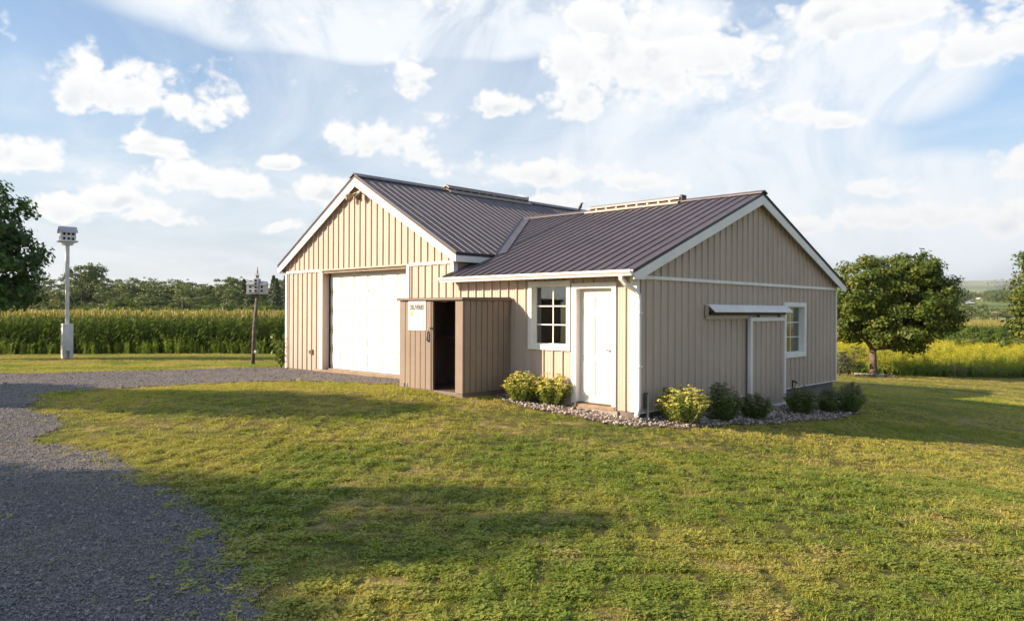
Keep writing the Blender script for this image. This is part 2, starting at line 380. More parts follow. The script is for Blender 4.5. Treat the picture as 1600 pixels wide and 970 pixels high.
# walls that the photograph does not show
mb=MB(); mb.box((GA,.14,-.6),(GA+.12,BACK,2.93)); mb.box((GB-.12,.14,-.4),(GB,BACK,2.93)); mb.box((GA,BACK,-.7),(GB,BACK+.12,2.93))
mb.prism([(GA,BACK,2.93),(GB,BACK,2.93),(GR,BACK,GZ-.1)],(0,.12,0)); mb.box((GB,WD-.12,-.6),(-.14,WD,2.40)); mb.build('wall','siding',barn)
mb=MB(); mb.box((GA+.1,.1,-.4),(GB-.1,BACK-.1,.15)); mb.box((GB,.14,-.5),(-.14,WD-.12,-.03)); mb.build('floor_slab','concrete',barn)
mb=MB(); mb.box((-.16,-.0,-.9),(-.04,WD-.08,-.079)); mb.box((GB+.2,.03,-.9),(-.17,.13,-.452)); mb.build('foundation','block',barn)
box('drip_trim',(.0,.05,-.093),(.028,3.93,-.0745),'white',barn); box('drip_trim',(.0,5.64,-.093),(.028,WD-.03,-.0745),'white',barn)
# trims
def trim(name,a,b,m='white',par=barn,bev=.004): return box(name,a,b,m,par,bev)
trim('corner_trim',(GA-.01,-.034,.06),(GA+.068,.10,2.655)); trim('corner_trim',(-.105,-.034,-.06),(-.0,-.0015,2.262)); trim('corner_trim',(-.0015+.002,-.034,-.06),(.034,.048,2.195))
trim('corner_trim',(GB-.075,-.036,2.31),(GB+.02,.10,2.86)); trim('corner_trim',(-.03,WD-.042,-.08),(.034,WD+.02,2.195))
trim('belt_trim',(GA+.0,-.038,2.650),(GH[0]-.125,-.003,2.712)); trim('belt_trim',(GH[1]+.095,-.038,2.650),(GB-.078,-.003,2.712)); trim('belt_trim',(GH[0]-.122,-.038,2.666),(GH[1]+.092,-.003,2.702),'siding')
trim('belt_trim',(.003,.01,2.198),(.038,WD,2.258))
# garage roof
def roof_strip(o,A,Sv,N,a0,a1,s0,s1,parent,rh=.55):
    mb=MB(); o,A,Sv,N=map(Vector,(o,A,Sv,N)); xs=[(p[0],p[1]*rh) for p in PROF if p[0]<a1-a0-1e-6]+[(a1-a0,0)]
    for (p,dp),(q_,dq) in zip(xs,xs[1:]):
        pt=lambda a,s,d:o+A*(a0+a)+Sv*s+N*d
        mb.q(pt(p,s1,dp),pt(q_,s1,dq),pt(q_,s0,dq),pt(p,s0,dp))
    return mb.build('roof_panel','roof',parent)
def deck(pts,ext,parent=barn,name='roof',m='roof_dark'): return MB().prism(pts,ext).build(name,m,parent)
y0,y1=-.165,BACK+.2
for sg in (1,-1):
    L=math.hypot(1,GS); dk=deck([(GR,y0+.01,GZ-.012),(GR+sg*GE,y0+.01,GZ-.012-GS*GE),(GR+sg*GE,y0+.01,GZ-.078-GS*GE),(GR,y0+.01,GZ-.078)],(0,y1-y0-.02,0))
    Sv=(sg/L,0,-GS/L); N=(sg*GS/L,0,1/L); k=y0
    while k<y1-.01:
        e=min(k+P,y1); dx=GE+.02
        if sg>0:
            wmax=max(wz(k),wz(e)) 
            if wz(k)>gz(GR+GE) or wz(e)>gz(GR+GE): dx=min(dx,(GZ-min(wz(k),wz(e)))/GS+.10)
        roof_strip((GR,0,GZ-.01),(0,1,0),Sv,N,k,e,0,dx*L,dk); k+=P
# wing roof
x1=.175
for sg in (-1,1):
    L=math.hypot(1,WS); yc=WD/2
    dk=deck([(GB-.01,yc,WZ-.012),(GB-.01,yc+sg*WE,WZ-.012-WS*WE),(GB-.01,yc+sg*WE,WZ-.078-WS*WE),(GB-.01,yc,WZ-.078)],(x1-.01-GB,0,0))
    Sv=(0,sg/L,-WS/L); N=(0,sg*WS/L,1/L); k=x1
    while k>-7.1:
        a=k-P; dy=WE+.02
        if a<GB-.02:
            if k>GB-.02: a=GB-.02
            else: dy=max(0.02,(WZ-min(gz(a),gz(k)))/WS+.10) if max(gz(a),gz(k))<WZ+.2 else 0
        if k<=GB-.02+1e-6: dy=max(0.0,(WZ-min(gz(a),gz(k)))/WS+.08)
        if dy>.03: roof_strip((0,yc,WZ-.01),(1,0,0),Sv,N,a,k,0,dy*L,dk,.80)
        k=a
mb=MB()
for sg in (1,-1):
    mb.prism([(GR-sg*.004,y0-.02,GZ+.035),(GR+sg*.17,y0-.02,GZ+.035-GS*.17),(GR+sg*.17,y0-.02,GZ+.015-GS*.17),(GR-sg*.004,y0-.02,GZ+.012)],(0,y1-y0,0))
mb.build('ridge_cap','roof',barn)
mb=MB()
for sg in (1,-1):
    mb.prism([(-6.95,4.4-sg*.004,WZ+.035),(-6.95,4.4+sg*.15,WZ+.035-WS*.15),(-6.95,4.4+sg*.15,WZ+.015-WS*.15),(-6.95,4.4-sg*.004,WZ+.012)],(x1+.02+6.95,0,0))
mb.build('ridge_cap','roof',barn)
mat('vent',(.32,.27,.24),.35,var=.08,metal=.2)
def ridge_vent(a,b,ax):
    mp=(lambda t,c,z:(GR+c,t,GZ+z)) if ax=='g' else (lambda t,c,z:(t,4.4-c,WZ+z))
    sl=GS if ax=='g' else WS
    r=MB()
    r.box(mp(a,-.09,.03),mp(b,.09,.085)); o=r.build('ridge_vent','black',barn)
    mb=MB()
    for sg in (1,-1):
        mb.prism([mp(a-.02,0,.12),mp(a-.02,sg*.14,.12-sl*.14),mp(a-.02,sg*.14,.085-sl*.14),mp(a-.02,0,.085)],Vector(mp(b+.02,0,0))-Vector(mp(a-.02,0,0)))
    mb.build('vent_cap','vent',o)
    mb=MB()
    for sg in (1,-1):
        mb.prism([mp(a-.05,sg*.06,.045-sl*.06),mp(a-.05,sg*.25,.045-sl*.25),mp(a-.05,sg*.25,.012-sl*.25),mp(a-.05,sg*.06,.012-sl*.06)],Vector(mp(b+.05,0,0))-Vector(mp(a-.05,0,0)))
    mb.build('vent_flange','vent',o)
    k=a+.2
    while k<b-.1:
        for sg in (1,-1): box('vent_spacer',mp(k,sg*.092,.02-sl*.1),mp(k+.05,sg*.125,.075-sl*.1),'vent',o)
        k+=.30
    box('end_plug',mp(b+.021,-.10,.0),mp(b+.07,.10,.13),'roof_dark',o)
ridge_vent(2.78,5.91,'g'); ridge_vent(-4.37,-1.8,'w')
# valley flashing
va=Vector((GR+(GZ-WZ)/GS,4.4,WZ)); vb=Vector((GR+GE+.02,4.4-(WZ-gz(GR+GE))/WS,gz(GR+GE)))
dv=(vb-va).normalized(); ng=Vector((GS,0,1)).normalized(); nw=Vector((0,-WS,1)).normalized()
tg=-(dv.cross(ng)).normalized(); tw=(dv.cross(nw)).normalized()
if tg.x>0: tg=-tg
if tw.x<0: tw=-tw
mb=MB(); up=Vector((0,0,.03))
vb2=vb+dv*.10
mb.prism([va+up,vb2+up,vb2+tg*.07+ng*.03,va+tg*.07+ng*.03],(0,0,-.012)); mb.prism([va+up,vb2+up,vb2+tw*.20+nw*.027,va+tw*.20+nw*.027],(0,0,-.012))
mb.build('valley_flashing','flashing',barn)
# rake and eave boards
def rake(ax,c,t,sgs=(1,-1),hh=.175):
    for sg in sgs:
        if ax=='g':
            pts=[(GR,-c,GZ-.08),(GR+sg*(GE-.01),-c,GZ-.08-GS*GE),(GR+sg*(GE-.01),-c,GZ-.08-GS*GE-.13),(GR+sg*(GE-.10),-c,GZ-.08-GS*GE-.15+.03),(GR,-c,GZ-.08-hh-.03)]; e=(0,-t,0)
        else:
            pts=[(c,4.4,WZ-.08),(c,4.4+sg*(WE-.01),WZ-.08-WS*WE),(c,4.4+sg*(WE-.01),WZ-.08-WS*WE-.10),(c,4.4+sg*(WE-.34),WZ-.08-WS*WE-.10),(c,4.4+sg*(WE-.34),WZ-.08-WS*(WE-.34)-hh),(c,4.4,WZ-.08-hh-.01)]; e=(t,0,0)
        MB().prism(pts,e).build('rake_board','white',barn)
rake('g',.125,.025); rake('w',.135,.025)
for sg in (1,-1):   # soffits behind the rake boards
    MB().prism([(GR,-.124,GZ-.10),(GR+sg*(GE-.02),-.124,GZ-.10-GS*GE),(GR+sg*(GE-.02),-.124,GZ-.115-GS*GE),(GR,-.124,GZ-.115)],(0,.12,0)).build('soffit','siding',barn)
    MB().prism([(.004,4.4,WZ-.10),(.004,4.4+sg*(WE-.02),WZ-.10-WS*WE),(.004,4.4+sg*(WE-.02),WZ-.115-WS*WE),(.004,4.4,WZ-.115)],(.13,0,0)).build('soffit','white',barn)
ez=GZ-.08-GS*GE
for sg in (1,-1): box('fascia',(GR+sg*(GE-.012),-.124,ez-.135),(GR+sg*(GE-.037),2.3 if sg>0 else BACK+.15,ez-.002),'white',barn); 
for sg in (1,-1): box('soffit',(GR+sg*(GE-.04),-.12,ez-.13),(GB if sg>0 else GA,2.2 if sg>0 else BACK,ez-.115),'siding',barn)
box('soffit',(GB-.0,-.285,2.268),(.13,-.002,2.282),'siding',barn); box('fascia',(GB-.01,-.30,2.25),(.13,-.286,2.345),'white',barn)
box('soffit',(GB,WD+.0,2.28),(.13,WD+.28,2.295),'white',barn)
gt=MB().prism([(GB-.05,-.302,2.335),(GB-.05,-.302,2.235),(GB-.05,-.36,2.235),(GB-.05,-.375,2.27),(GB-.05,-.405,2.295),(GB-.05,-.405,2.335),(GB-.05,-.392,2.335),(GB-.05,-.392,2.315),(GB-.05,-.315,2.315),(GB-.05,-.315,2.335)],(4.83,0,0)).build('gutter','white',barn)
MB().tube([(-.06,-.352,2.24),(-.06,-.352,2.19),(-.03,-.27,2.10),(.05,-.09,1.99),(.062,-.035,1.93),(.065,-.02,1.85),(.065,-.018,.10),(.068,-.03,.02),(.09,-.09,-.06),(.14,-.19,-.10)],.052,4,asp=.78).build('downspout','white',barn,bevel=.008)
for zz in (1.6,.7): box('strap',(.03,-.075,zz),(.115,.03,zz+.03),'white',barn)
# garage door in its recess
gd=box('garage_door',(GH[0]-.05,.20,.155),(GH[1]+.05,.24,2.62),'door_white',barn)
W6=(GH[1]-GH[0])/6; H5=(2.62-.165)/5
pm=None
def raised(w,h,t,bv):
    mb=MB(); i=[(-w,0,-h),(w,0,-h),(w,0,h),(-w,0,h)]; g=[(-w+bv,-t*.0+.006,-h+bv),(w-bv,.006,-h+bv),(w-bv,.006,h-bv),(-w+bv,.006,h-bv)]
    c2=bv*2; k=[(-w+c2,-t,-h+c2),(w-c2,-t,-h+c2),(w-c2,-t,h-c2),(-w+c2,-t,h-c2)]
    o_=[(-w,0.0,-h),(w,0,-h),(w,0,h),(-w,0,h)]
    e=[(p[0],-.004,p[2]) for p in i]
    for A_,B_ in ((e,g),(g,k)):
        for n in range(4): mb.q(A_[n],A_[(n+1)%4],B_[(n+1)%4],B_[n])
    mb.q(*k)
    for n in range(4): mb.q(i[n],i[(n+1)%4],e[(n+1)%4],e[n])
    return mb
def panel_copy(src,name,loc,parent):
    o=bpy.data.objects.new(name,src); COL.objects.link(o); o.parent=parent; o.location=loc; return o
rp=raised(W6*.40,H5*.33,.003,.022); me=bpy.data.meshes.new('raised_panel'); me.from_pydata(rp.v,[],rp.f); me.materials.append(MAT['door_white'])
for r in range(5):
    for c in range(6): panel_copy(me,'raised_panel',(GH[0]+W6*(c+.5),.192,.165+H5*(r+.5)),gd)
    if r: box('section_joint',(GH[0],.1965,.165+H5*r-.007),(GH[1],.2005,.165+H5*r+.007),'ink_grey',gd)
box('bottom_seal',(GH[0],.185,.125),(GH[1],.235,.154),'black',gd)
box('reflection_mark',(-8.03,.186,2.13),(-7.97,.1995,2.16),'grey_metal',gd)  # small grey piece standing in for a green reflection on the door
# frame around the opening
df=MB(); df.box((GH[0]-.115,-.036,.09),(GH[0]-.0,-.003,2.664)); df.build('door_trim','white',barn,bevel=.004)
box('door_trim',(GH[1]+.0,-.036,.09),(GH[1]+.088,-.003,2.664),'white',barn,.004)
box('door_jamb',(GH[0],-.03,.09),(GH[0]+.02,.1995,2.60),'siding',barn); box('door_jamb',(GH[1]-.02,-.03,.09),(GH[1],.1995,2.60),'siding',barn)
box('door_jamb',(GH[0],-.03,2.60),(GH[1],.1995,2.62),'wood_raw',barn); box('door_stop',(GH[0]+.02,.165,.15),(GH[0]+.05,.1985,2.60),'dark_metal',barn); box('door_stop',(GH[1]-.05,.165,.15),(GH[1]-.02,.1985,2.60),'white',barn)  # left stop coloured dark for the shadow strip beside the jamb
box('sill_plank',(GH[0]-.35,-.06,.0),(GH[1]+.3,.26,.122),'wood_raw',barn,.01)
# entry door
ed=box('entry_door',(DOH[0],.10,.0),(DOH[1],.145,2.05),'door_white',barn)
dw=DOH[1]-DOH[0]
def rpanel(w,h): 
    r=raised(w,h,.003,.016); m=bpy.data.meshes.new('raised_panel'); m.from_pydata(r.v,[],r.f); m.materials.append(MAT['door_white']); return m
for zc,hh in ((1.79,.10),(1.22,.36),(.45,.30)):
    m=rpanel(dw*.17,hh)
    for cx in (.27,.73): panel_copy(m,'raised_panel',(DOH[0]+dw*cx,.093,zc),ed)
hd=MB().tube([(DOH[1]-.07,.10,.96),(DOH[1]-.07,.045,.96),(DOH[1]-.075,.035,.96),(DOH[1]-.19,.035,.96)],.010,8).build('lever_handle','dark_metal',ed,True)
MB().tube([(DOH[1]-.07,.0995,.96),(DOH[1]-.07,.088,.96)],.03,12).build('rosette','dark_metal',ed); MB().tube([(DOH[0]+.17,.0995,1.10),(DOH[0]+.17,.093,1.10)],.008,8).build('peep_hole','grey_metal',ed)
T=.085
box('door_trim',(DOR[0],-.036,-.05),(DOR[0]+T,-.003,2.15),'white',barn,.004); box('door_trim',(DOR[1]-T+.01,-.036,-.08),(DOR[1],-.003,2.15),'white',barn,.004); box('door_trim',(DOR[0]+T,-.034,2.07),(DOR[1]-T+.01,-.003,2.15),'white',barn,.004)
box('door_jamb',(DOH[0]-.0,-.03,.0),(DOH[0]+.018,.0995,2.07),'white',barn); box('door_jamb',(DOH[1]-.018,-.03,.0),(DOH[1],.0995,2.07),'white',barn); box('door_jamb',(DOH[0]+.018,-.03,2.052),(DOH[1]-.018,.0995,2.07),'white',barn)
box('door_sill',(DOR[0]+.02,-.05,-.075),(DOR[1]-.01,.16,-.004),'wood_raw',barn,.006); box('threshold',(DOH[0]+.02,-.02,-.003),(DOH[1]-.02,.099,.012),'dark_metal',barn)
box('step_block',(DOR[0]+.05,-.045,-.22),(DOR[1]+.05,.05,-.077),'concrete',barn,.01)
# windows: trim boards, sash, muntins, six panes
def window(mapf,out,hole,dep=.07):
    def bx(nm,s0,s1,d0,d1,z0,z1,m,par,bv=.003): return MB().box(mapf(s0,d0,z0),mapf(s1,d1,z1)).build(nm,m,par,bevel=bv)
    f=.024; a,b,c,d=hole
    mb=MB(); 
    for s0,s1,z0,z1 in ((a,a+f,c,d),(b-f,b,c,d),(a+f,b-f,c,c+f),(a+f,b-f,d-f,d)): mb.box(mapf(s0,-dep,z0),mapf(s1,-dep-.05,z1))
    w=mb.build('window','white',barn)
    o=out
    bx('trim_board',o[0],a+.005,-.003,.040,o[2],o[3],'white',w); bx('trim_board',b-.005,o[1],-.003,.040,o[2],o[3],'white',w)
    bx('trim_board',a+.005,b-.005,-.003,.038,d-.005,o[3],'white',w); bx('sill_board',a+.005,b-.005,-.003,.046,o[2],c+.005,'white',w)
    for s0,s1,z0,z1 in ((a,a+.012,c,d),(b-.012,b,c,d),(a+.012,b-.012,c,c+.012),(a+.012,b-.012,d-.012,d)): bx('reveal',s0,s1,-.0035,-dep+.0005,z0,z1,'white',w,0)
    gw=(b-a-2*f); gh=(d-c-2*f); mt=.011
    bx('muntin',a+f+gw/2-mt,a+f+gw/2+mt,-dep-.008,-dep-.028,c+f,d-f,'white',w,0)
    for r in (1,2):
        for h in (0,1): bx('muntin',a+f+h*(gw/2+mt),a+f+gw/2-mt+h*(gw/2+mt),-dep-.008,-dep-.028,c+f+gh*r/3-mt,c+f+gh*r/3+mt,'white',w,0)
    for r in range(3):
        for h in (0,1):
            s0=a+f+h*(gw/2+mt); s1=a+f+gw/2-mt+h*(gw/2+mt)
            z0=c+f+gh*r/3+(mt if r else 0); z1=c+f+gh*(r+1)/3-(mt if r<2 else 0)
            bx('pane',s0,s1,-dep-.014,-dep-.020,z0,z1,'glass',w,0)
    return w
window(front,WIN,WIH,.09); window(side,WIB,WBH,.08)
# sliding door on the gable wall
sd=thing_part=MB().box((.055,3.96,-.40),(.085,5.60,1.52)).build('sliding_door','interior',barn)
strips(side,3.98,4.02,5.545,-.36,lambda s:1.45,[],sd,d0=.088)
for a,b in (((.052,3.93,-.42),(.125,4.02,1.53)),((.052,5.545,-.42),(.125,5.63,1.53)),((.052,4.02,1.45),(.123,5.545,1.53)),((.052,4.02,-.42),(.123,5.545,-.355))): box('door_trim',a,b,'white',sd,.004)
box('track_board',(.024,2.26,1.50),(.05,5.66,1.60),'siding',barn); hood=MB().prism([(.026,2.26,1.79),(.10,2.26,1.775),(.235,2.26,1.655),(.235,2.26,1.635),(.228,2.26,1.635),(.095,2.26,1.758),(.026,2.26,1.772)],(0,3.46,0)).build('track_hood','white',barn)
box('hood_end',(.026,2.245,1.55),(.10,2.258,1.77),'siding',hood); MB().tube([(.10,2.3,1.61),(.10,5.62,1.61)],.03,8).build('track_rail','dark_metal',hood)
for yy in (4.3,5.3): box('hanger',(.085,yy,1.50),(.115,yy+.05,1.61),'dark_metal',sd)
for yy in (2.6,4.0,5.3): box('bracket',(.024,yy,1.60),(.12,yy+.03,1.655),'dark_metal',hood)
# small fittings
MB().tube([(.035,6.16,.10),(.035,6.16,-.12)],.018,8).build('faucet_pipe','dark_metal',barn); MB().tube([(.02,6.16,.07),(.10,6.16,.07),(.14,6.16,.03)],.02,8).build('faucet','dark_metal',barn,True)
MB().tube([(.06,.27,.22),(.06,.27,-.02),(.07,.25,-.34)],.022,8).build('drain_pipe','pvc',barn); box('pipe_guard',(.022,.20,-.02),(.045,.30,.26),'lamp_dark',barn,.01)
ob=box('outlet_box',(-10.29,-.075,.50),(-10.19,-.02,.63),'lamp_body',barn,.008); box('outlet_cover',(-10.275,-.088,.52),(-10.205,-.0755,.60),'lamp_dark',ob,.004)
# flood lights under the peak
fl=MB().box((-8.16,-.05,4.42),(-8.02,-.022,4.56)).build('flood_light','lamp_body',barn,bevel=.01)
def head(x,ax,tilt,m):
    d=Vector(ax).normalized(); p=Vector((x,-.10,4.47)); 
    h=MB().tube([p-d*.02,p+d*.03,p+d*.09,p+d*.17,p+d*.175],[.03,.045,.06,.085,.07],12).build('lamp_head',m,fl,True); MB().tube([(-8.09,-.04,4.50),(x*.5-8.09*.5,-.08,4.52),tuple(p)],.014,6).build('lamp_arm','lamp_body',fl)
head(-8.27,(-.35,-1,-.35),0,'lamp_body'); head(-7.92,(.45,-.75,-.75),0,'lamp_dark')
MB().tube([(-8.09,-.05,4.44),(-8.09,-.10,4.40),(-8.09,-.11,4.36)],.03,8).build('motion_sensor','lamp_body',fl,True)

# things standing inside behind the front window
sh=thing('storage_shelf',(-2.1,.8,-.03),'pale storage shelf seen through the front window','shelf')
for xx in (-2.75,-1.95):
    box('upright',(xx,.62,-.03),(xx+.04,.66,1.85),'weathered_wood',sh); box('upright',(xx,1.0,-.03),(xx+.04,1.04,1.85),'weathered_wood',sh)
for z in (.45,1.08,1.42,1.81): box('shelf_board',(-2.75,.60,z),(-1.91,1.06,z+.03),'card',sh)
tag(box('storage_bin',(-2.6,.68,1.111),(-2.3,.98,1.28),'pvc'),'grey plastic bin on the shelf behind the front window','bin')
tag(MB().tube([(-2.1,.8,1.111),(-2.1,.8,1.27),(-2.1,.8,1.30),(-2.1,.8,1.36)],[.045,.045,.02,.018],12).build('bottle','card',None,True),'amber bottle on the shelf behind the front window','bottle')

# ------------------------------------------------------------------ ground sheets
def ghit(px,py):
    d=ray(px,py); t=6.
    for _ in range(60):
        p=CAM+d*t; e=p.z-h1(p.x,p.y)
        t+=e/(-d.z+.001)*.7
    return CAM+d*t
def arr_mesh(name,v,f,m,attrs=None,smooth=False):
    """v Nx3, f MxK arrays -> mesh datablock"""
    v=np.asarray(v,np.float32); f=np.asarray(f,np.int32); k=f.shape[1]
    me=bpy.data.meshes.new(name); me.vertices.add(len(v)); me.vertices.foreach_set('co',v.ravel())
    me.loops.add(f.size); me.loops.foreach_set('vertex_index',f.ravel())
    me.polygons.add(len(f)); me.polygons.foreach_set('loop_start',np.arange(0,f.size,k,dtype=np.int32)); me.polygons.foreach_set('loop_total',np.full(len(f),k,np.int32))
    if smooth: me.polygons.foreach_set('use_smooth',np.ones(len(f),bool))
    me.update(calc_edges=True)
    for a,(vals,dom) in (attrs or {}).items():
        at_=me.attributes.new(a,'FLOAT',dom); at_.data.foreach_set('value',np.asarray(vals,np.float32))
    for mm in (m if isinstance(m,(list,tuple)) else [m]): me.materials.append(MAT[mm])
    return me
def add(name,me,parent=None):
    o=bpy.data.objects.new(name,me); COL.objects.link(o)
    if parent is not None: o.parent=parent; o.matrix_parent_inverse=Matrix.Translation(parent_loc(parent)).inverted()
    return o

def lawn_color(t,pos):
    """living / dry patches, shared by the ground sheet and the blades"""
    a=t.noise(pos,.55,5,.62,.3); b=t.noise(t.v('ADD',pos,(31,7,3)),1.9,5,.6); c=t.noise(pos,.17,3,.5)
    near=t.ramp(t.v('LENGTH',t.v('SUBTRACT',pos,(4.2,-8.0,0)),out=1),2.5,8.5,.075,-.02)
    lush=t.ramp(t.m('ADD',t.m('ADD',a,near),t.m('MULTIPLY',t.m('SUBTRACT',c,.5),.7)),.40,.66)
    dry=t.ramp(t.m('ADD',b,t.m('MULTIPLY',t.m('SUBTRACT',a,.5),-.55)),.545,.74)
    return lush,dry
def make_lawn():
    m=bpy.data.materials.new('lawn'); m.use_nodes=True; t=NT(m.node_tree); b=t.N['Principled BSDF']
    pos=t.n('ShaderNodeNewGeometry').outputs['Position']; lush,dry=lawn_color(t,pos)
    fine=t.noise(pos,26,6,.7)
    d0=t.v('LENGTH',t.v('SUBTRACT',pos,tuple(CAM)),out=1); c=t.mix(lush,(.25,.225,.052),(.12,.155,.026)); c=t.mix(t.m('MULTIPLY',t.ramp(fine,.30,.62),t.ramp(d0,8,34,.95,.45)),c,(.055,.050,.022))
    c=t.mix(t.m('MULTIPLY',dry,.75),c,(.34,.26,.13))
    # mowing streaks, far lawn
    st=t.noise(t.v('MULTIPLY',pos,(.25,1.6,1)),1.0,3,.5); c=t.mix(t.m('MULTIPLY',t.ramp(st,.45,.7),.35),c,(.33,.275,.075))
    # fields of the far plain
    d=t.v('LENGTH',t.v('SUBTRACT',pos,tuple(CAM)),out=1)
    sc=t.v('MULTIPLY',pos,(1/640,1/380,0)); rot=t.n('ShaderNodeVectorRotate',rotation_type='Z_AXIS'); t.put(rot.inputs['Vector'],sc); rot.inputs['Angle'].default_value=R(24)
    vo=t.n('ShaderNodeTexVoronoi',distance='CHEBYCHEV'); t.put(vo.inputs['Vector'],rot.outputs[0]); vo.inputs['Scale'].default_value=1.0
    sp=t.n('ShaderNodeSeparateColor'); t.L.new(vo.outputs['Color'],sp.inputs[0])
    cr=t.n('ShaderNodeValToRGB'); t.L.new(sp.outputs[0],cr.inputs[0]); e=cr.color_ramp; e.interpolation='CONSTANT'
    for i,cc in enumerate([(.14,.20,.06),(.24,.25,.10),(.09,.14,.05),(.30,.27,.15),(.17,.23,.07)]):
        if i>1: e.elements.new(i/5)
        e.elements[i].position=i/5; e.elements[i].color=(*cc,1)
    c=t.mix(t.ramp(d,140,260),c,cr.outputs[0])
    t.L.new(c,b.inputs['Base Color']); b.inputs['Roughness'].default_value=.95; b.inputs['Specular IOR Level'].default_value=.1
    bp=t.n('ShaderNodeBump'); bp.inputs['Strength'].default_value=.7; bp.inputs['Distance'].default_value=.03; t.put(bp.inputs['Height'],t.noise(pos,30,5,.7)); t.L.new(bp.outputs[0],b.inputs['Normal'])
    MAT['lawn']=m
    # blades
    m=bpy.data.materials.new('blade'); m.use_nodes=True; t=NT(m.node_tree); b=t.N['Principled BSDF']
    pos=t.n('ShaderNodeNewGeometry').outputs['Position']; lush,dry=lawn_color(t,pos)
    rn=t.n('ShaderNodeObjectInfo').outputs['Random']; ti=t.n('ShaderNodeAttribute',attribute_name='tint').outputs['Fac']
    k=t.m('ADD',t.m('MULTIPLY',rn,.5),t.m('MULTIPLY',ti,.5))
    c1=t.mix(k,(.29,.30,.050),(.58,.52,.125)); c2=t.mix(k,(.12,.20,.024),(.36,.41,.065))
    c=t.mix(lush,c1,c2); c=t.mix(t.m('MULTIPLY',dry,t.m('ADD',.35,t.m('MULTIPLY',k,.6))),c,(.52,.40,.19))
    t.L.new(c,b.inputs['Base Color']); b.inputs['Roughness'].default_value=.5; b.inputs['Specular IOR Level'].default_value=.25
    tr=t.n('ShaderNodeBsdfTranslucent'); t.L.new(t.mix(1.0,c,(1.1,1.15,.6),'MULTIPLY'),tr.inputs[0])
    mx=t.n('ShaderNodeMixShader'); mx.inputs[0].default_value=.35; t.L.new(b.outputs[0],mx.inputs[1]); t.L.new(tr.outputs[0],mx.inputs[2]); t.L.new(mx.outputs[0],t.N['Material Output'].inputs[0])
    MAT['blade']=m
make_lawn()
def make_gravel():
    m=bpy.data.materials.new('gravel'); m.use_nodes=True; t=NT(m.node_tree); b=t.N['Principled BSDF']
    pos=t.n('ShaderNodeNewGeometry').outputs['Position']
    vo=t.n('ShaderNodeTexVoronoi'); t.put(vo.inputs['Vector'],pos); vo.inputs['Scale'].default_value=75
    sp=t.n('ShaderNodeSeparateColor'); t.L.new(vo.outputs['Color'],sp.inputs[0])
    big=t.noise(pos,.8,5,.6); med=t.noise(pos,7,5,.6)
    c=t.mix(sp.outputs[0],(.075,.074,.080),(.215,.21,.212)); c=t.mix(t.m('MULTIPLY',t.ramp(big,.42,.7),.55),c,(.23,.185,.14)); c=t.mix(t.m('MULTIPLY',t.ramp(med,.5,.75),.4),c,(.10,.095,.095))
    t.L.new(c,b.inputs['Base Color']); b.inputs['Roughness'].default_value=.9; b.inputs['Specular IOR Level'].default_value=.25
    bp=t.n('ShaderNodeBump'); bp.inputs['Strength'].default_value=1.; bp.inputs['Distance'].default_value=.012
    t.put(bp.inputs['Height'],t.m('ADD',t.m('MULTIPLY',vo.outputs['Distance'],-1.0),t.m('MULTIPLY',med,1.5))); t.L.new(bp.outputs[0],b.inputs['Normal']); MAT['gravel']=m
    for nm,cols in (('pebble',[(.085,.088,.098),(.165,.168,.178),(.30,.295,.29)]),('river_stone',[(.16,.12,.09),(.34,.295,.255),(.54,.50,.46)])):
        m=bpy.data.materials.new(nm); m.use_nodes=True; t=NT(m.node_tree); b=t.N['Principled BSDF']
        rn=t.n('ShaderNodeObjectInfo').outputs['Random']; cr=t.n('ShaderNodeValToRGB'); t.L.new(rn,cr.inputs[0]); e=cr.color_ramp.elements; e.new(.5)
        for i,cc in enumerate(cols): e[i].position=i/2; e[i].color=(*cc,1)
        pos=t.n('ShaderNodeNewGeometry').outputs['Position']; f=t.noise(pos,40,4)
        t.L.new(t.mix(t.m('MULTIPLY',f,.4),cr.outputs[0],(.12,.11,.10)),b.inputs['Base Color']); b.inputs['Roughness'].default_value=.8; MAT[nm]=m
make_gravel()
mat('bed_soil',(.17,.12,.085),.95,var=.25,vscale=9,bump=.8,bscale=50)
mat('far_road',(.55,.53,.50),.9,var=.05)

na=288; rad=[0.0]; r_=.6
while r_<11000: rad.append(r_); r_*=1.042
rad=np.array(rad[1:]); th=np.linspace(0,2*np.pi,na,endpoint=False)
X=CAM.x+rad[:,None]*np.sin(th)[None]; Y=CAM.y+rad[:,None]*np.cos(th)[None]; Z=H(X,Y)
V=np.stack([X,Y,Z],2).reshape(-1,3); V=np.vstack([V,[[CAM.x,CAM.y,h1(CAM.x,CAM.y)]]])
i=np.arange(len(rad)-1)[:,None]*na; j=np.arange(na)[None]; j2=(j+1)%na
F=np.stack([i+j,i+na+j,i+na+j2,i+j2],2).reshape(-1,4)[:, ::-1]
F=np.vstack([F,np.stack([np.full(na//2,len(V)-1),np.arange(0,na,2),np.arange(1,na,2),(np.arange(2,na+2,2))%na],1)])
g=add('ground',arr_mesh('ground',V,F,'lawn',smooth=True)); tag(g,kind='structure')

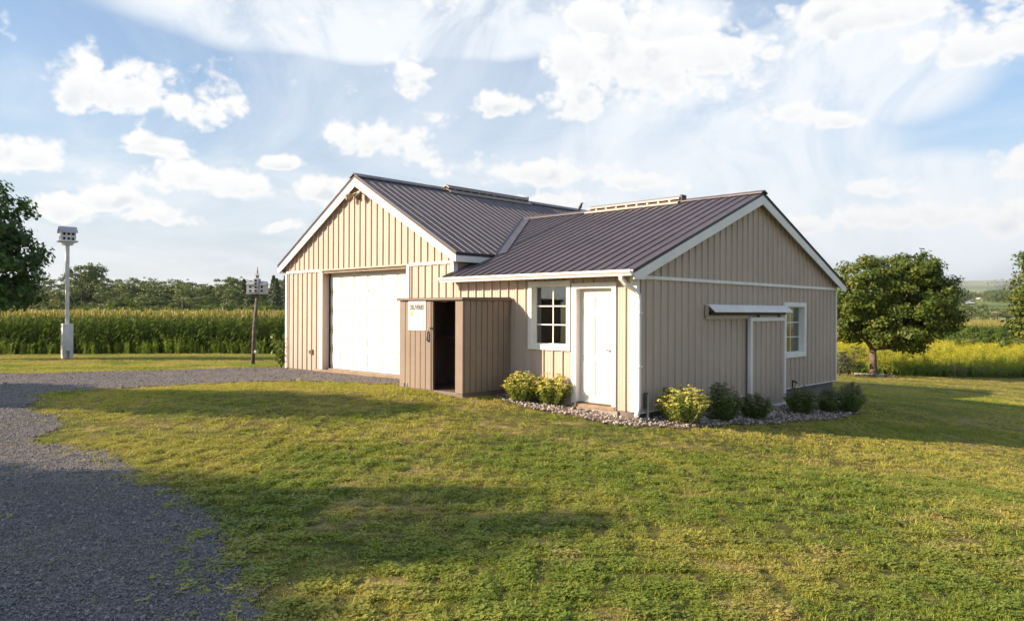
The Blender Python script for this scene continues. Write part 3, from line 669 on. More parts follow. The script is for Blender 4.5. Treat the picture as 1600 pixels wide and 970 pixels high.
DRIVE=np.array([(13,-15.5),(8.5,-11.6),(5.4,-9.5),(3.65,-8.61),(3.09,-8.52),(2.15,-8.25),(1.28,-7.94),(.76,-7.87),(-.08,-7.86),(-1.45,-7.72),(-2.52,-7.72),(-3.28,-7.86),(-4.71,-7.45),(-6.82,-7.13),(-9.22,-6.64),
 (-9.56,-6.01),(-9.1,-4.4),(-8.5,-2.8),(-7.6,-1.75),(-6.6,-1.35),(-5.0,-1.2),(-4.9,-.03),(-11.6,-.03),(-12.3,.35),(-13.5,-1.5),(-14.7,-3.87),(-15.9,-5.78),(-20,-8),(-30,-11),(-30,-24),(10,-24)])
def inpoly(x,y,poly):
    x=np.asarray(x); y=np.asarray(y); ins=np.zeros(x.shape,bool); n=len(poly)
    for k in range(n):
        x0,y0=poly[k]; x1_,y1_=poly[(k+1)%n]
        if y0==y1_: continue
        c=((y0>y)!=(y1_>y))&(x<(x1_-x0)*(y-y0)/(y1_-y0)+x0); ins^=c
    return ins
def wob(x,y,s,a,off=0):
    return a*(np.sin(x*s*1.7+y*s*.9+1.3+off)+.6*np.sin(y*s*2.9-x*s*1.1+off*2)+.45*np.sin(x*s*5.1+y*s*4.3+off)+.3*np.sin(x*s*9.7-y*s*8.3))
def in_drive(x,y,grow=0): return inpoly(x+wob(x,y,1.3,.10),y+wob(x,y,1.1,.10,2)+grow,DRIVE)
def sheet(name,pred,x0,x1_,y0,y1_,step,m,dz=.012,rough=.006):
    gx=np.arange(x0,x1_,step); gy=np.arange(y0,y1_,step); GX,GY=np.meshgrid(gx,gy,indexing='ij')
    cx=GX[:-1,:-1]+step/2; cy=GY[:-1,:-1]+step/2; k=pred(cx,cy)
    GZ_=H(GX,GY)+dz+rng.normal(0,rough,GX.shape); n2=len(gy)
    ii,jj=np.nonzero(k); f=np.stack([ii*n2+jj,(ii+1)*n2+jj,(ii+1)*n2+jj+1,ii*n2+jj+1],1)
    used=np.unique(f); mp=-np.ones(GX.size,int); mp[used]=np.arange(len(used))
    v=np.stack([GX,GY,GZ_],2).reshape(-1,3)[used]
    return tag(add(name,arr_mesh(name,v,mp[f],m,smooth=True)),kind='structure')
sheet('driveway',in_drive,-18,10,-14,.3,.055,'gravel',.010,.004)
BED=[tuple(ghit(*p).xy) for p in [(762,618),(800,630),(860,645),(940,660),(1000,668),(1080,668),(1200,661),(1300,653),(1345,646)]]+[(.35,9.25),(-.02,9.1),(-.02,0),(-.02,-.0),(-2.95,0),(-2.95,-1.0)]
def in_bed(x,y,grow=0): return inpoly(x+wob(x,y,2.3,.05),y+wob(x,y,2.0,.05,1),np.array(BED))
sheet('stone_bed',in_bed,-3.4,4,-2.2,9.6,.07,'bed_soil',.015,.008)

# ------------------------------------------------------------------ scatter helper (geometry nodes, instances of hidden sources)
def src(name,me):
    return bpy.data.objects.new(name,me)
def scatter(name,pts,rot,scl,pick,sources,kind='stuff',label=None):
    pts=np.asarray(pts,np.float32); n=len(pts)
    me=bpy.data.meshes.new(name); me.vertices.add(n); me.vertices.foreach_set('co',pts.ravel())
    a=me.attributes.new('rot','FLOAT_VECTOR','POINT'); a.data.foreach_set('vector',np.asarray(rot,np.float32).ravel())
    a=me.attributes.new('scl','FLOAT','POINT'); a.data.foreach_set('value',np.asarray(scl,np.float32))
    a=me.attributes.new('pick','INT','POINT'); a.data.foreach_set('value',np.asarray(pick,np.int32))
    o=bpy.data.objects.new(name,me); COL.objects.link(o)
    c=bpy.data.collections.new(name+'_sources')
    for s_ in sources: c.objects.link(s_)
    ng=bpy.data.node_groups.new(name,'GeometryNodeTree'); ng.interface.new_socket('Geometry',in_out='INPUT',socket_type='NodeSocketGeometry'); ng.interface.new_socket('Geometry',in_out='OUTPUT',socket_type='NodeSocketGeometry')
    N=ng.nodes; L=ng.links; gi=N.new('NodeGroupInput'); go=N.new('NodeGroupOutput'); ip=N.new('GeometryNodeInstanceOnPoints')
    ci=N.new('GeometryNodeCollectionInfo'); ci.inputs['Collection'].default_value=c; ci.inputs['Separate Children'].default_value=True; ci.inputs['Reset Children'].default_value=True
    def na_(nm,ty):
        q=N.new('GeometryNodeInputNamedAttribute'); q.data_type=ty; q.inputs['Name'].default_value=nm; return q.outputs['Attribute']
    L.new(gi.outputs[0],ip.inputs['Points']); L.new(ci.outputs[0],ip.inputs['Instance']); ip.inputs['Pick Instance'].default_value=True
    L.new(na_('pick','INT'),ip.inputs['Instance Index']); L.new(na_('rot','FLOAT_VECTOR'),ip.inputs['Rotation']); L.new(na_('scl','FLOAT'),ip.inputs['Scale'])
    L.new(ip.outputs[0],go.inputs[0])
    md=o.modifiers.new('scatter','NODES'); md.node_group=ng
    return tag(o,label,None,None,kind)
def rotz(n,tilt=0):
    r=np.zeros((n,3)); r[:,2]=rng.uniform(0,6.283,n); r[:,0]=rng.normal(0,tilt,n); r[:,1]=rng.normal(0,tilt,n); return r

# stones of the bed and gravel pebbles
def stone_mesh(name,m,seed,flat=.6,sub=1):
    r=random.Random(seed); import bmesh
    bm=bmesh.new(); bmesh.ops.create_icosphere(bm,subdivisions=sub,radius=1)
    for v in bm.verts:
        k=.78+.36*r.random(); v.co=Vector((v.co.x*k*1.15,v.co.y*k*.85,v.co.z*k*flat))
    me=bpy.data.meshes.new(name); bm.to_mesh(me); bm.free(); me.materials.append(MAT[m]); 
    if sub>1: me.shade_smooth()
    return me
stones=[src('river_stone%d'%k,stone_mesh('river_stone',"river_stone",k,.62,2)) for k in range(5)]
gx=rng.uniform(-3.4,4,24000); gy=rng.uniform(-2.2,9.6,24000); k=in_bed(gx,gy)&~((gx<0)&(gy>-.0)); gx,gy=gx[k],gy[k]
sc=rng.uniform(.011,.027,len(gx))*np.where(rng.random(len(gx))<.1,1.4,1)
scatter('river_stones',np.stack([gx,gy,H(gx,gy)+.012+sc*.35+rng.uniform(0,.015,len(gx))],1),rotz(len(gx),.35),sc,rng.integers(0,5,len(gx)),stones,label='pale river stones filling the bed along the walls')
pebs=[src('pebble%d'%k,stone_mesh('pebble','pebble',20+k,.7,1)) for k in range(5)]
def sector(n,d0,d1,x0=-.05,x1_=1.05):
    d=np.sqrt(rng.uniform(d0*d0,d1*d1,n)); a=(rng.uniform(x0,x1_,n)-.5)*1600/FPX
    return CAM.x+FW.x*d+RT.x*a*d, CAM.y+FW.y*d+RT.y*a*d, d
px_,py_,sc_=[],[],[]
for n,d0,d1,s0,s1 in ((60000,2.6,7,.003,.0085),(40000,7,13,.0045,.010),(16000,13,24,.008,.015)):
    x,y,d=sector(n,d0,d1,-.05,.45); k=in_drive(x+rng.normal(0,.13,n),y+rng.normal(0,.13,n)); x,y=x[k],y[k]; px_.append(x); py_.append(y); sc_.append(rng.uniform(s0,s1,len(x))*np.where(rng.random(len(x))<.02,2.0,1))
x,y,s_=map(np.concatenate,(px_,py_,sc_))
scatter('gravel',np.stack([x,y,H(x,y)+.014+s_*.3],1),rotz(len(x),.5),s_,rng.integers(0,5,len(x)),pebs,label='loose grey gravel on the driveway')

# ------------------------------------------------------------------ grass
def tuft(name,nb,h,rad,w,lean,seed,flat=False):
    g_=np.random.default_rng(seed); V=[];F=[];T=[]
    for b in range(nb):
        a=g_.uniform(0,6.283); r=rad*math.sqrt(g_.random()); p=np.array([r*math.cos(a),r*math.sin(a),-.01]); hh=h*g_.uniform(.45,1.15); da=g_.uniform(0,6.283); ln=lean*g_.uniform(.2,1.3)*hh
        d=np.array([math.cos(da)*ln,math.sin(da)*ln,0]); sd=np.array([-math.sin(da+g_.normal(0,.6)),math.cos(da),0])*w*g_.uniform(.7,1.3); up=np.array([0,0,1.])
        i=len(V); V+=[p-sd,p+sd,p+d*.35+up*hh*.6-sd*.8,p+d*.35+up*hh*.6+sd*.8,p+d+up*hh*.92,p+d+up*hh*.92+sd*.15]
        F+=[(i,i+1,i+3,i+2),(i+2,i+3,i+5,i+4)]; t_=g_.random(); T+=[t_,t_]
    return arr_mesh(name,V,F,'blade',{'tint':(T,'FACE')})
def clover(name,seed):
    g_=np.random.default_rng(seed); V=[];F=[];T=[]
    for b in range(9):
        a=g_.uniform(0,6.283); r=.045*math.sqrt(g_.random()); p=np.array([r*math.cos(a),r*math.sin(a),g_.uniform(.012,.035)]); t_=g_.random()
        for q in range(3):
            aa=q*2.094+a; d=np.array([math.cos(aa),math.sin(aa),g_.uniform(-.1,.5)])*.011; s2=np.array([-math.sin(aa),math.cos(aa),0])*.007; i=len(V)
            V+=[p,p+d*.6+s2,p+d*1.3,p+d*.6-s2]; F.append((i,i+1,i+2,i+3)); T.append(t_*.4)
    return arr_mesh(name,V,F,'blade',{'tint':(T,'FACE')})
tufts=[src('a_tuft%d'%k,tuft('tuft',16,.034,.042,.0026,1.1,k)) for k in range(4)]+[src('b_tuft%d'%k,tuft('tuft',14,.056,.040,.0030,.9,10+k)) for k in range(2)]+[src('c_clover%d'%k,clover('clover',k)) for k in range(2)]
def blocked(x,y):
    b=in_bed(x,y)|((x>GA-.05)&(x<.03)&(y>-.02)&(y<12))|((x>-4.84)&(x<-2.93)&(y>-1.32)&(y<.1))
    return b
def clump(x,y): return np.sin(x*13.1+2*np.sin(y*5.3))+np.sin(y*14.7+2*np.sin(x*6.1))+.8*np.sin(x*23.+y*19.)+.8*np.sin(x*31.-y*27.)
def patch(x,y): return .5+.25*(np.sin(x*1.3+y*.7+.8)+np.sin(y*1.9-x*.6+2.)+.6*np.sin(x*3.1+y*2.2)+.5*np.sin(x*4.7-y*5.3))/1.3
xs,ys,ss,pk=[],[],[],[]
for n,d0,d1,s0,s1 in ((60000,2.7,5.5,.70,1.10),(66000,5.5,9.5,.8,1.25),(42000,9.5,16,.9,1.4),(26000,16,26,1.1,1.6),(12000,26,42,1.3,1.9)):
    x,y,d=sector(n,d0,d1,-.06,1.06); jx=rng.normal(0,.20,n); jy=rng.normal(0,.20,n); dr=in_drive(x+jx,y+jy); near=in_drive(x+.25,y-.25)|in_drive(x,y-.35)|in_drive(x-.2,y-.2)
    k=~blocked(x,y)&(~dr|(rng.random(n)<.003)); k&=~(near&(rng.random(n)<.15)); bare=patch(x,y); k&=rng.random(n)<np.clip(.25+1.3*bare,.25,1); cl_=clump(x,y); k&=(d>14)|(rng.random(n)<np.clip(.55+.45*cl_,.12,1))
    x,y=x[k],y[k]; xs.append(x); ys.append(y); lush=patch(x*.6+3,y*.6)
    ss.append(rng.uniform(s0,s1,len(x))*(.70+.45*lush)*(1+.10*np.clip(cl_[k],-1.5,2))); p=rng.integers(0,4,len(x)); r=rng.random(len(x)); p=np.where(r<.07,rng.integers(4,6,len(x)),p); p=np.where((r>.72)&(d[k]<12),rng.integers(6,8,len(x)),p); pk.append(p)
x,y,s_,p=map(np.concatenate,(xs,ys,ss,pk))
scatter('grass',np.stack([x,y,H(x,y)],1),rotz(len(x),.12),s_,p,tufts,label='mown lawn grass with green and dry patches')

# ------------------------------------------------------------------ delivery shed
SX0,SX1,SY0,SY1=-4.80,-2.955,-1.27,-.07; SB=max(h1(x_,y_) for x_ in (SX0,-4.2,-3.5,SX1) for y_ in (SY0,-.67,SY1))-.045; ST=1.84
LX,OX=-3.79,-3.14       # left leaf edge, opening edge
shed=thing('storage_shed',(-3.87,-.67,SB),'brown plastic storage shed with open doorway against the garage wall','shed')
box('floor',(SX0,SY0,SB-.25),(SX1,SY1,SB+.06),'shed_trim',shed,.01)
def boards(name,mapf,s0,s1,n,z0,z1,m,parent,th=.018,gap=.007):
    w=(s1-s0)/n
    for k in range(n):
        a,b=s0+w*k+gap,s0+w*(k+1)-gap
        MB().box(mapf(a,0,z0),mapf(b,th,z1)).build(name,m,parent,bevel=.005)
def shed_wall(s0,s1,z0,z1,mapf,n):
    w=MB().box(mapf(s0,-.035,z0),mapf(s1,-.001,z1)).build('wall','shed_trim',shed); boards('board',mapf,s0,s1,n,z0,z1,'shed',w); return w
fr=lambda s,d,z:(s,SY0-d,z); sr=lambda s,d,z:(SX1+d,s,z); sl_=lambda s,d,z:(SX0-d,s,z); bk=lambda s,d,z:(s,SY1+d,z)
shed_wall(SY0+.03,SY1,SB+.06,ST,sr,8); shed_wall(SY0+.03,SY1,SB+.06,ST,sl_,8)
MB().box((SX0+.036,SY1-.04,SB+.06),(SX1-.036,SY1,ST)).build('wall','shed_trim',shed)
# fixed strip left, closed leaf with handle, right jamb
box('corner_post',(SX0-.016,SY0-.02,SB+.05),(SX0+.16,SY0+.028,ST),'shed',shed,.006)
leaf=MB().box((SX0+.165,SY0-.002,SB+.06),(LX-.06,SY0+.022,ST-.02)).build('door','shed_trim',shed)
boards('board',lambda s,d,z:(s,SY0-.003-d,z),SX0+.168,LX-.055,5,SB+.055,ST-.02,'shed',leaf)
box('door_edge',(LX-.052,SY0-.022,SB+.05),(LX-.03,SY0+.02,ST-.02),'shed_trim',leaf,.003); box('door_frame',(LX-.022,SY0-.014,SB+.05),(LX,SY0+.03,ST-.02),'shed',shed,.003)
hx=LX-.115; MB().tube([(hx,SY0-.022,1.06),(hx,SY0-.06,1.075),(hx,SY0-.06,1.225),(hx,SY0-.022,1.24)],.014,8).build('handle','lamp_dark',leaf,True)
box('handle_plate',(hx-.028,SY0-.024,1.03),(hx+.028,SY0-.0215,1.27),'lamp_dark',leaf,.004); box('hasp',(LX-.075,SY0-.035,1.29),(LX-.005,SY0-.024,1.33),'dark_metal',leaf,.004)
for k in (0,.10): box('door_hinge',(SX0+.10+k,SY0-.032,SB+.07),(SX0+.15+k,SY0-.0215,SB+.15),'grey_metal',leaf,.003)
box('corner_post',(OX,SY0-.02,SB+.05),(SX1+.02,SY0+.028,ST),'shed',shed,.006)
box('lintel',(SX0+.16,SY0-.018,ST-.018),(OX,SY0+.028,ST),'shed_trim',shed)
MB().prism([(SX0-.06,SY0-.07,ST+.002),(SX0-.06,SY1+.03,ST+.002),(SX0-.06,SY1+.03,ST+.075),(SX0-.06,SY0-.03,ST+.055),(SX0-.06,SY0-.07,ST+.04)],(SX1-SX0+.12,0,0)).build('roof','shed_trim',shed,bevel=.012)
box('shelf',(SX0+.04,SY1-.46,1.08),(SX1-.04,SY1-.042,1.11),'shed_trim',shed)
tag(box('cardboard_box',(-3.72,-.50,1.111),(-3.30,-.16,1.27),'card'),'cardboard box on the shelf inside the open shed','box')
tag(box('wooden_crate',(-3.9,-.55,SB+.061),(-3.55,-.2,SB+.40),'wood_raw',None,.01),'small wooden crate on the floor inside the shed','crate')
# sign: DELIVERIES
sg=MB().box((SX0+.275,SY0-.034,1.262),(SX0+.815,SY0-.0245,1.836)).build('delivery_sign','sign_white',None)
tag(sg,'white sign reading DELIVERIES on the shed door','sign')
SX=SX0+.545
def text(word,x,z,size,m,bold=0,center=True):
    cu=bpy.data.curves.new('lettering','FONT'); cu.body=word; cu.size=size; cu.align_x='CENTER' if center else 'LEFT'; cu.extrude=.0006; cu.offset=bold
    tmp=bpy.data.objects.new('tmp',cu); COL.objects.link(tmp); dg=bpy.context.evaluated_depsgraph_get(); me=bpy.data.meshes.new_from_object(tmp.evaluated_get(dg)); bpy.data.objects.remove(tmp)
    wd=max(v.co.x for v in me.vertices)-min(v.co.x for v in me.vertices); me.transform(Matrix.Translation((x,SY0-.0354,z))@Matrix.Rotation(R(90),4,'X')@Matrix.Diagonal((.44/wd,1,1,1))); me.materials.clear(); me.materials.append(MAT[m])
    o=bpy.data.objects.new('lettering',me); COL.objects.link(o); o.parent=sg; return o
text('DELIVERIES',SX,1.67,.125,'ink',.0050)
# the smaller lines are too small to read in the photograph: word-length strokes of print
def print_line(x,z,words,h):
    mb=MB()
    for w in words: mb.box((x,SY0-.0352,z),(x+w,SY0-.0342,z+h)); x+=w+h*.6
    return mb.build('lettering','ink_grey',sg)
print_line(SX-.085,1.575,(.085,.075),.016); print_line(SX-.10,1.485,(.07,.08),.02)
for k_,w in enumerate(((.11,.02,.07),(.08,.04,.05),(.10,.10,.08))): print_line(SX-.14,1.385-k_*.036,w,.010)
lg=MB(); n=20; c=[(SX-.15+.040*math.cos(2*math.pi*k/n)*(1+.12*(k%5==0)),SY0-.0348,1.588+.046*math.sin(2*math.pi*k/n)) for k in range(n)]
lg.f.append(tuple(range(n))); lg.v+=c; lg.q((SX-.16,SY0-.0348,1.530),(SX-.14,SY0-.0348,1.530),(SX-.14,SY0-.0348,1.541),(SX-.16,SY0-.0348,1.541)); lg.build('emblem','ink_yellow',sg)
MB().box((SX0+.30,SY0-.0352,1.80),(SX0+.79,SY0-.0342,1.805)).build('rule_line','ink_grey',sg)

# ------------------------------------------------------------------ birdhouses
def set_yaw(objs_root,loc,yaw):
    objs_root.location=loc; objs_root.rotation_euler=(0,0,yaw)
b1=ghit(105,562); b1=Vector((b1.x,b1.y,h1(b1.x,b1.y))); D1=(b1-CAM).dot(FW); px=D1/FPX
bh=thing('birdhouse',(0,0,0),'white six-hole martin house on tall square white pole','birdhouse')
top=204*px; hw=10*px
box('pole',(-.07,-.07,-.3),(.07,.07,top-22*px),'bird_white',bh,.006)
cw=7.3*px
base=MB(); base.box((-cw,-cw,12*px),(cw,cw,54*px)); base.box((-cw,-cw,-.1),(-cw*.30,cw,12*px)); base.box((cw*.30,-cw,-.1),(cw,cw,12*px)); base.build('post_cover','bird_white',bh,bevel=.01)
zb=top-22*px; zt=top-7*px
box('ledge',(-hw*1.3,-hw*1.2,zb-.03),(hw*1.3,hw*1.2,zb+.03),'bird_white',bh,.01); box('mount',(-hw*.7,-hw*.7,zb-.15),(hw*.7,hw*.7,zb-.03),'bird_white',bh)
hs=MB().box((-hw,-hw*.9,zb+.03),(hw,hw*.9,zt)).build('house','bird_white',bh)
for sd_ in (-1,1): MB().prism([(hw*sd_,-hw*.9,zt),(hw*sd_,hw*.9,zt),(hw*sd_,0,top-.02)],(-.02*sd_,0,0)).build('gable','bird_white',hs)
for sd_ in (-1,1): MB().prism([(-hw*1.25,0,top+.01),(-hw*1.25,sd_*hw*1.2,zt-.05),(-hw*1.25,sd_*hw*1.2,zt-.02),(-hw*1.25,0,top+.04)],(hw*2.5,0,0)).build('roof','bird_roof',bh)
box('floor_band',(-hw-.005,-hw*.9-.03,(zb+zt)/2-.02),(hw+.005,hw*.9+.03,(zb+zt)/2+.02),'bird_white',hs)
for r in (.27,.75):
    for c in (-.6,0,.6):
        for sd_ in (-1,1): MB().tube([(hw*c,sd_*(hw*.9+.006),zb+(zt-zb)*r),(hw*c,sd_*(hw*.9-.01),zb+(zt-zb)*r)],.055,14).build('entrance_hole','black',hs)
set_yaw(bh,b1,math.atan2(CAM.x-b1.x,-(CAM.y-b1.y))+.18)
b2=ghit(395,571); b2=Vector((b2.x,b2.y,h1(b2.x,b2.y))); px=(b2-CAM).dot(FW)/FPX
bw=thing('birdhouse',(0,0,0),'weathered white winged birdhouse with spire on leaning wooden pole','birdhouse')
zp=111*px; lean=.09
MB().tube([(0,0,-.3),(lean*.5,0,zp*.5),(lean*1.6,0,zp)],[.066,.058,.052],10).build('pole','weathered_wood',bw,True)
MB().tube([(.10,-.10,20*px),(.16,-.12,20*px)],.06,8).build('cleat','bird_grey',bw)
cx_=lean*1.6
box('ledge',(cx_-15*px,-.16,zp-.02),(cx_+15*px,.16,zp+.03),'bird_grey',bw)
mid=MB().box((cx_-3.2*px,-.22,zp+.03),(cx_+3.2*px,.22,zp+22*px)).build('house','bird_grey',bw)
for sd_ in (-1,1):
    wgn=box('side_house',(cx_+sd_*3.3*px,-.18,zp+.03),(cx_+sd_*14.5*px,.18,zp+14*px),'bird_grey',bw)
    MB().prism([(cx_+sd_*3.3*px,-.24,zp+13.6*px),(cx_+sd_*3.3*px,.24,zp+13.6*px),(cx_+sd_*3.3*px,0,zp+19*px)],(sd_*12*px,0,0)).build('roof','bird_roof',bw)
    for r in (4,10):
        MB().tube([(cx_+sd_*9*px,-.186,zp+r*px),(cx_+sd_*9*px,-.17,zp+r*px)],.035,12).build('entrance_hole','black',wgn)
for r in (4,9.5,15,20): MB().tube([(cx_,-.226,zp+r*px),(cx_,-.21,zp+r*px)],.04,12).build('entrance_hole','black',mid)
for (r0,z0,z1) in ((5,22,26),(3.0,28,33)):
    q=MB(); a=[(cx_-r0*px,-r0*px,zp+z0*px),(cx_+r0*px,-r0*px,zp+z0*px),(cx_+r0*px,r0*px,zp+z0*px),(cx_-r0*px,r0*px,zp+z0*px)]; t_=(cx_,0,zp+z1*px)
    for k in range(4): q.q(a[k],a[(k+1)%4],t_)
    q.q(*a[::-1]); q.build('roof','bird_roof',bw)
box('cupola',(cx_-1.8*px,-1.8*px,zp+24*px),(cx_+1.8*px,1.8*px,zp+28.5*px),'weathered_wood',bw)
MB().tube([(cx_,0,zp+32*px),(cx_,0,zp+36*px),(cx_,0,zp+42*px)],[.03,.02,.006],6).build('spire','dark_metal',bw)
set_yaw(bw,b2,math.atan2(CAM.x-b2.x,-(CAM.y-b2.y))-.25)
# small bird on the wing ridge
bp_=Vector((-4.75,4.4,WZ+.04))
bd=MB().tube([bp_+Vector((-.09,0,-.03)),bp_+Vector((-.05,0,.03)),bp_+Vector((0,0,.10)),bp_+Vector((.03,0,.155)),bp_+Vector((.045,0,.185)),bp_+Vector((.075,0,.19)),bp_+Vector((.105,0,.185))],[.012,.022,.042,.030,.026,.016,.003],10).build('bird','feather',None,True)
tag(bd,'small dark bird perched on the ridge where the roofs meet','bird')

# ------------------------------------------------------------------ leaf clouds
def leaves(name,C,N,size,m,tint,asp=.62,fold=.25):
    """diamond leaves: centres C, normals N"""
    n=len(C); N=N/np.linalg.norm(N,axis=1,keepdims=True)
    a=rng.normal(size=(n,3)); u_=np.cross(N,a); u_/=np.linalg.norm(u_,axis=1,keepdims=True)+1e-9; w=np.cross(N,u_)
    s=(size*rng.uniform(.7,1.3,n))[:,None]
    v=np.stack([C-u_*s,C+w*s*asp-N*s*fold*.5,C+u_*s-N*s*fold,C-w*s*asp-N*s*fold*.5],1).reshape(-1,3)
    f=np.arange(4*n).reshape(-1,4)
    return arr_mesh(name,v,f,m,{'tint':(np.clip(tint,0,1),'FACE')})
def crown_pts(blobs,nclump,nleaf,cr,shell=.75,zup=.35):
    B=np.array(blobs,float); wt=(B[:,3]*B[:,4]+B[:,4]*B[:,5]+B[:,3]*B[:,5]); wt/=wt.sum()
    k=rng.choice(len(B),nclump,p=wt); d=rng.normal(size=(nclump,3)); d/=np.linalg.norm(d,axis=1,keepdims=True)
    r=np.where(rng.random(nclump)<.78,rng.uniform(shell,1.04,nclump),rng.uniform(.25,shell,nclump))
    cc=B[k,:3]+d*r[:,None]*B[k,3:]
    j=rng.integers(0,nclump,nleaf); e=rng.normal(size=(nleaf,3)); e/=np.linalg.norm(e,axis=1,keepdims=True)
    c=cc[j]+e*(cr*rng.uniform(.2,1.15,nleaf)[:,None])*np.array([1,1,.62]); 
    nrm=d[j]*.8+e*.7+np.array([0,0,zup])+rng.normal(size=(nleaf,3))*.45
    ct=rng.random(nclump)
    return c,nrm,np.clip(ct[j]*.6+rng.random(nleaf)*.4,0,1)
def limbs(mb,base,top,r0,blobs,n=7,fork=.45,seed=1):
    g_=random.Random(seed); base=Vector(base); top=Vector(top); pts=[base-Vector((0,0,.25)),base,base.lerp(top,.4)+Vector((g_.uniform(-.05,.05),g_.uniform(-.05,.05),0)),top]
    mb.tube(pts,[r0*1.35,r0*1.12,r0*.95,r0*.85],10)
    for k in range(n):
        b=blobs[k%len(blobs)]; d=Vector((g_.gauss(0,1),g_.gauss(0,1),g_.gauss(0,.6))).normalized()
        e=Vector(b[:3])+Vector((d.x*b[3],d.y*b[4],d.z*b[5]))*g_.uniform(.4,.8)
        s=base.lerp(top,g_.uniform(.9,1.0)); m1=s.lerp(e,.35)+Vector((0,0,.12*(e-s).length*g_.uniform(-.2,.8))); m2=s.lerp(e,.7)
        mb.tube([s,m1,m2,e],[r0*.55,r0*.38,r0*.22,r0*.06],6)
        for q in range(2):
            e2=m2+Vector((g_.gauss(0,1),g_.gauss(0,1),g_.gauss(.2,.6))).normalized()*(e-s).length*.3; mb.tube([m1.lerp(m2,.6),e2],[r0*.16,r0*.04],5)
def tree(name,base,trunk_top,r0,blobs,label,group,nclump,nleaf,cr,ls,leafm,barkm='bark',nl=9,seed=1,cat='tree',zup=.35):
    t=thing(name,base,label,cat,group); mb=MB(); limbs(mb,base,trunk_top,r0,blobs,nl,seed=seed); mb.build('trunk',barkm,t,True)
    c,n,ti=crown_pts(blobs,nclump,nleaf,cr,zup=zup); add('crown',leaves('crown',c,n,ls,leafm,ti),t); return t
def rel(px,py,depth,dx=0,dy=0,dz=0): p=at(px,py,depth); return (p.x,p.y,p.z)
# round maple on the right
tb=ghit(1366,584.5); D=(tb-CAM).dot(FW); k=D/FPX; tz=h1(tb.x,tb.y)
def blob(px,py,dd,rw,rd,rh): p=at(px,py,D+dd); return (p.x,p.y,p.z,rw*k,rd*k,rh*k)
BL=[blob(1405,462,0,80,78,66),blob(1350,450,-.4,52,70,50),blob(1452,470,0,46,60,50),blob(1400,505,-.6,66,62,36),blob(1330,500,.5,40,55,38),blob(1462,505,.3,36,45,30),blob(1415,425,0,56,55,32),blob(1420,540,-.4,18,22,12)]
tree('maple_tree',(tb.x,tb.y,tz),at(1364,541,D),5.6*k,BL,'round sunlit maple tree with pale trunk beyond the barn gable','maples',640,46000,.44,.082,'leaf_maple',nl=14,seed=3)
scatter('tree_stones',*(lambda n:(lambda x,y:(np.stack([x,y,H(x,y)+.03],1),rotz(n,.3),rng.uniform(.04,.08,n),rng.integers(0,5,n)))(tb.x+rng.normal(0,.45,n),tb.y+rng.normal(0,.45,n)))(160),[s.copy() for s in stones],label='ring of pale stones round the maple trunk')
# tree cut by the right edge
D=36; k=D/FPX; p=at(1668,560,D); pz=h1(p.x,p.y)
BL=[blob(1665,455,0,72,70,60),blob(1610,455,0,30,40,40),blob(1625,500,.4,44,50,30),blob(1602,420,0,16,24,26),blob(1640,515,-.3,60,50,22)]
tree('maple_tree',(p.x,p.y,pz),at(1662,520,D),6*k,BL,'maple tree with loose pale leaves at the goldenrod edge, partly cropped','maples',260,13000,.42,.078,'leaf_maple',nl=10,seed=5)
# dark maple on the left
D=30; k=D/FPX; p=at(-100,560,D); pz=h1(p.x,p.y)
BL=[blob(-105,380,0,120,110,112),blob(-45,350,-.5,72,80,64),blob(-14,420,0,66,80,62),blob(-24,465,0,64,76,30),blob(-145,450,0,90,90,60),blob(14,405,.2,36,50,44)]
tree('maple_tree',(p.x,p.y,pz),at(-98,500,D),9*k,BL,'dense dark green maple standing beside the martin house','maples',520,26000,.45,.10,'leaf_dark','bark_dark',nl=14,seed=7)
# trees beside the drive that throw the long shadows across the lawn
hx_,hy_=.5446,.8387; TAN=.410
def shade_tree(perp,t0,spots,label,seed):
    b=(perp*hy_+t0*hx_,-perp*hx_+t0*hy_); bz=h1(*b); bl=[]
    for pp,tt,rp,rt in spots:
        gx_,gy_=pp*.8707+tt*.4918,-pp*.4918+tt*.8707; pp,tt=gx_*hy_-gy_*hx_,gx_*hx_+gy_*hy_
        zc=(tt-t0)*TAN; bl.append((pp*hy_+t0*hx_,-pp*hx_+t0*hy_,zc,rp,rp,rt*TAN))
    zmin=min(x[2] for x in bl)
    tree('yard_tree',(b[0],b[1],bz),Vector((b[0],b[1],zmin)),.16,bl,label,None,360,24000,.40,.15,'leaf_dark','bark_dark',nl=12,seed=seed)
shade_tree(-2.8,-25,[(-.9,-5.0,.75,1.3),(-2.0,-6.2,.9,1.5),(-2.9,-7.4,.9,1.5),(-3.9,-8.8,.9,1.4),(-5.0,-10.6,.9,1.4),(-3.3,-9.3,.7,1.0),(-6,-12,1.2,1.5)],'broad low-limbed tree beyond the driveway, outside the view',21)
shade_tree(5.0,-23,[(5.9,-4.2,.45,.8),(5.4,-5.0,.7,1.0),(6.2,-5.8,.7,1.1),(5.0,-6.6,.9,1.2),(4.2,-7.8,.9,1.4),(5.7,-8.2,1.1,1.6),(3.6,-9.4,1.0,1.5),(4.8,-10.5,1.3,1.8),(6.4,-9.5,1.0,1.5),(3.0,-11,1.0,1.5),(7.3,-8.0,.8,1.4),(7.7,-9.8,1.1,1.6),(7.0,-9.0,.9,1.6),(7.4,-7.0,.5,.9),(6.9,-6.9,.6,.9),(6.3,-11.5,1.4,2.0),(8.2,-11.5,1.2,1.6)],'spreading yard tree near the camera, outside the view',22)

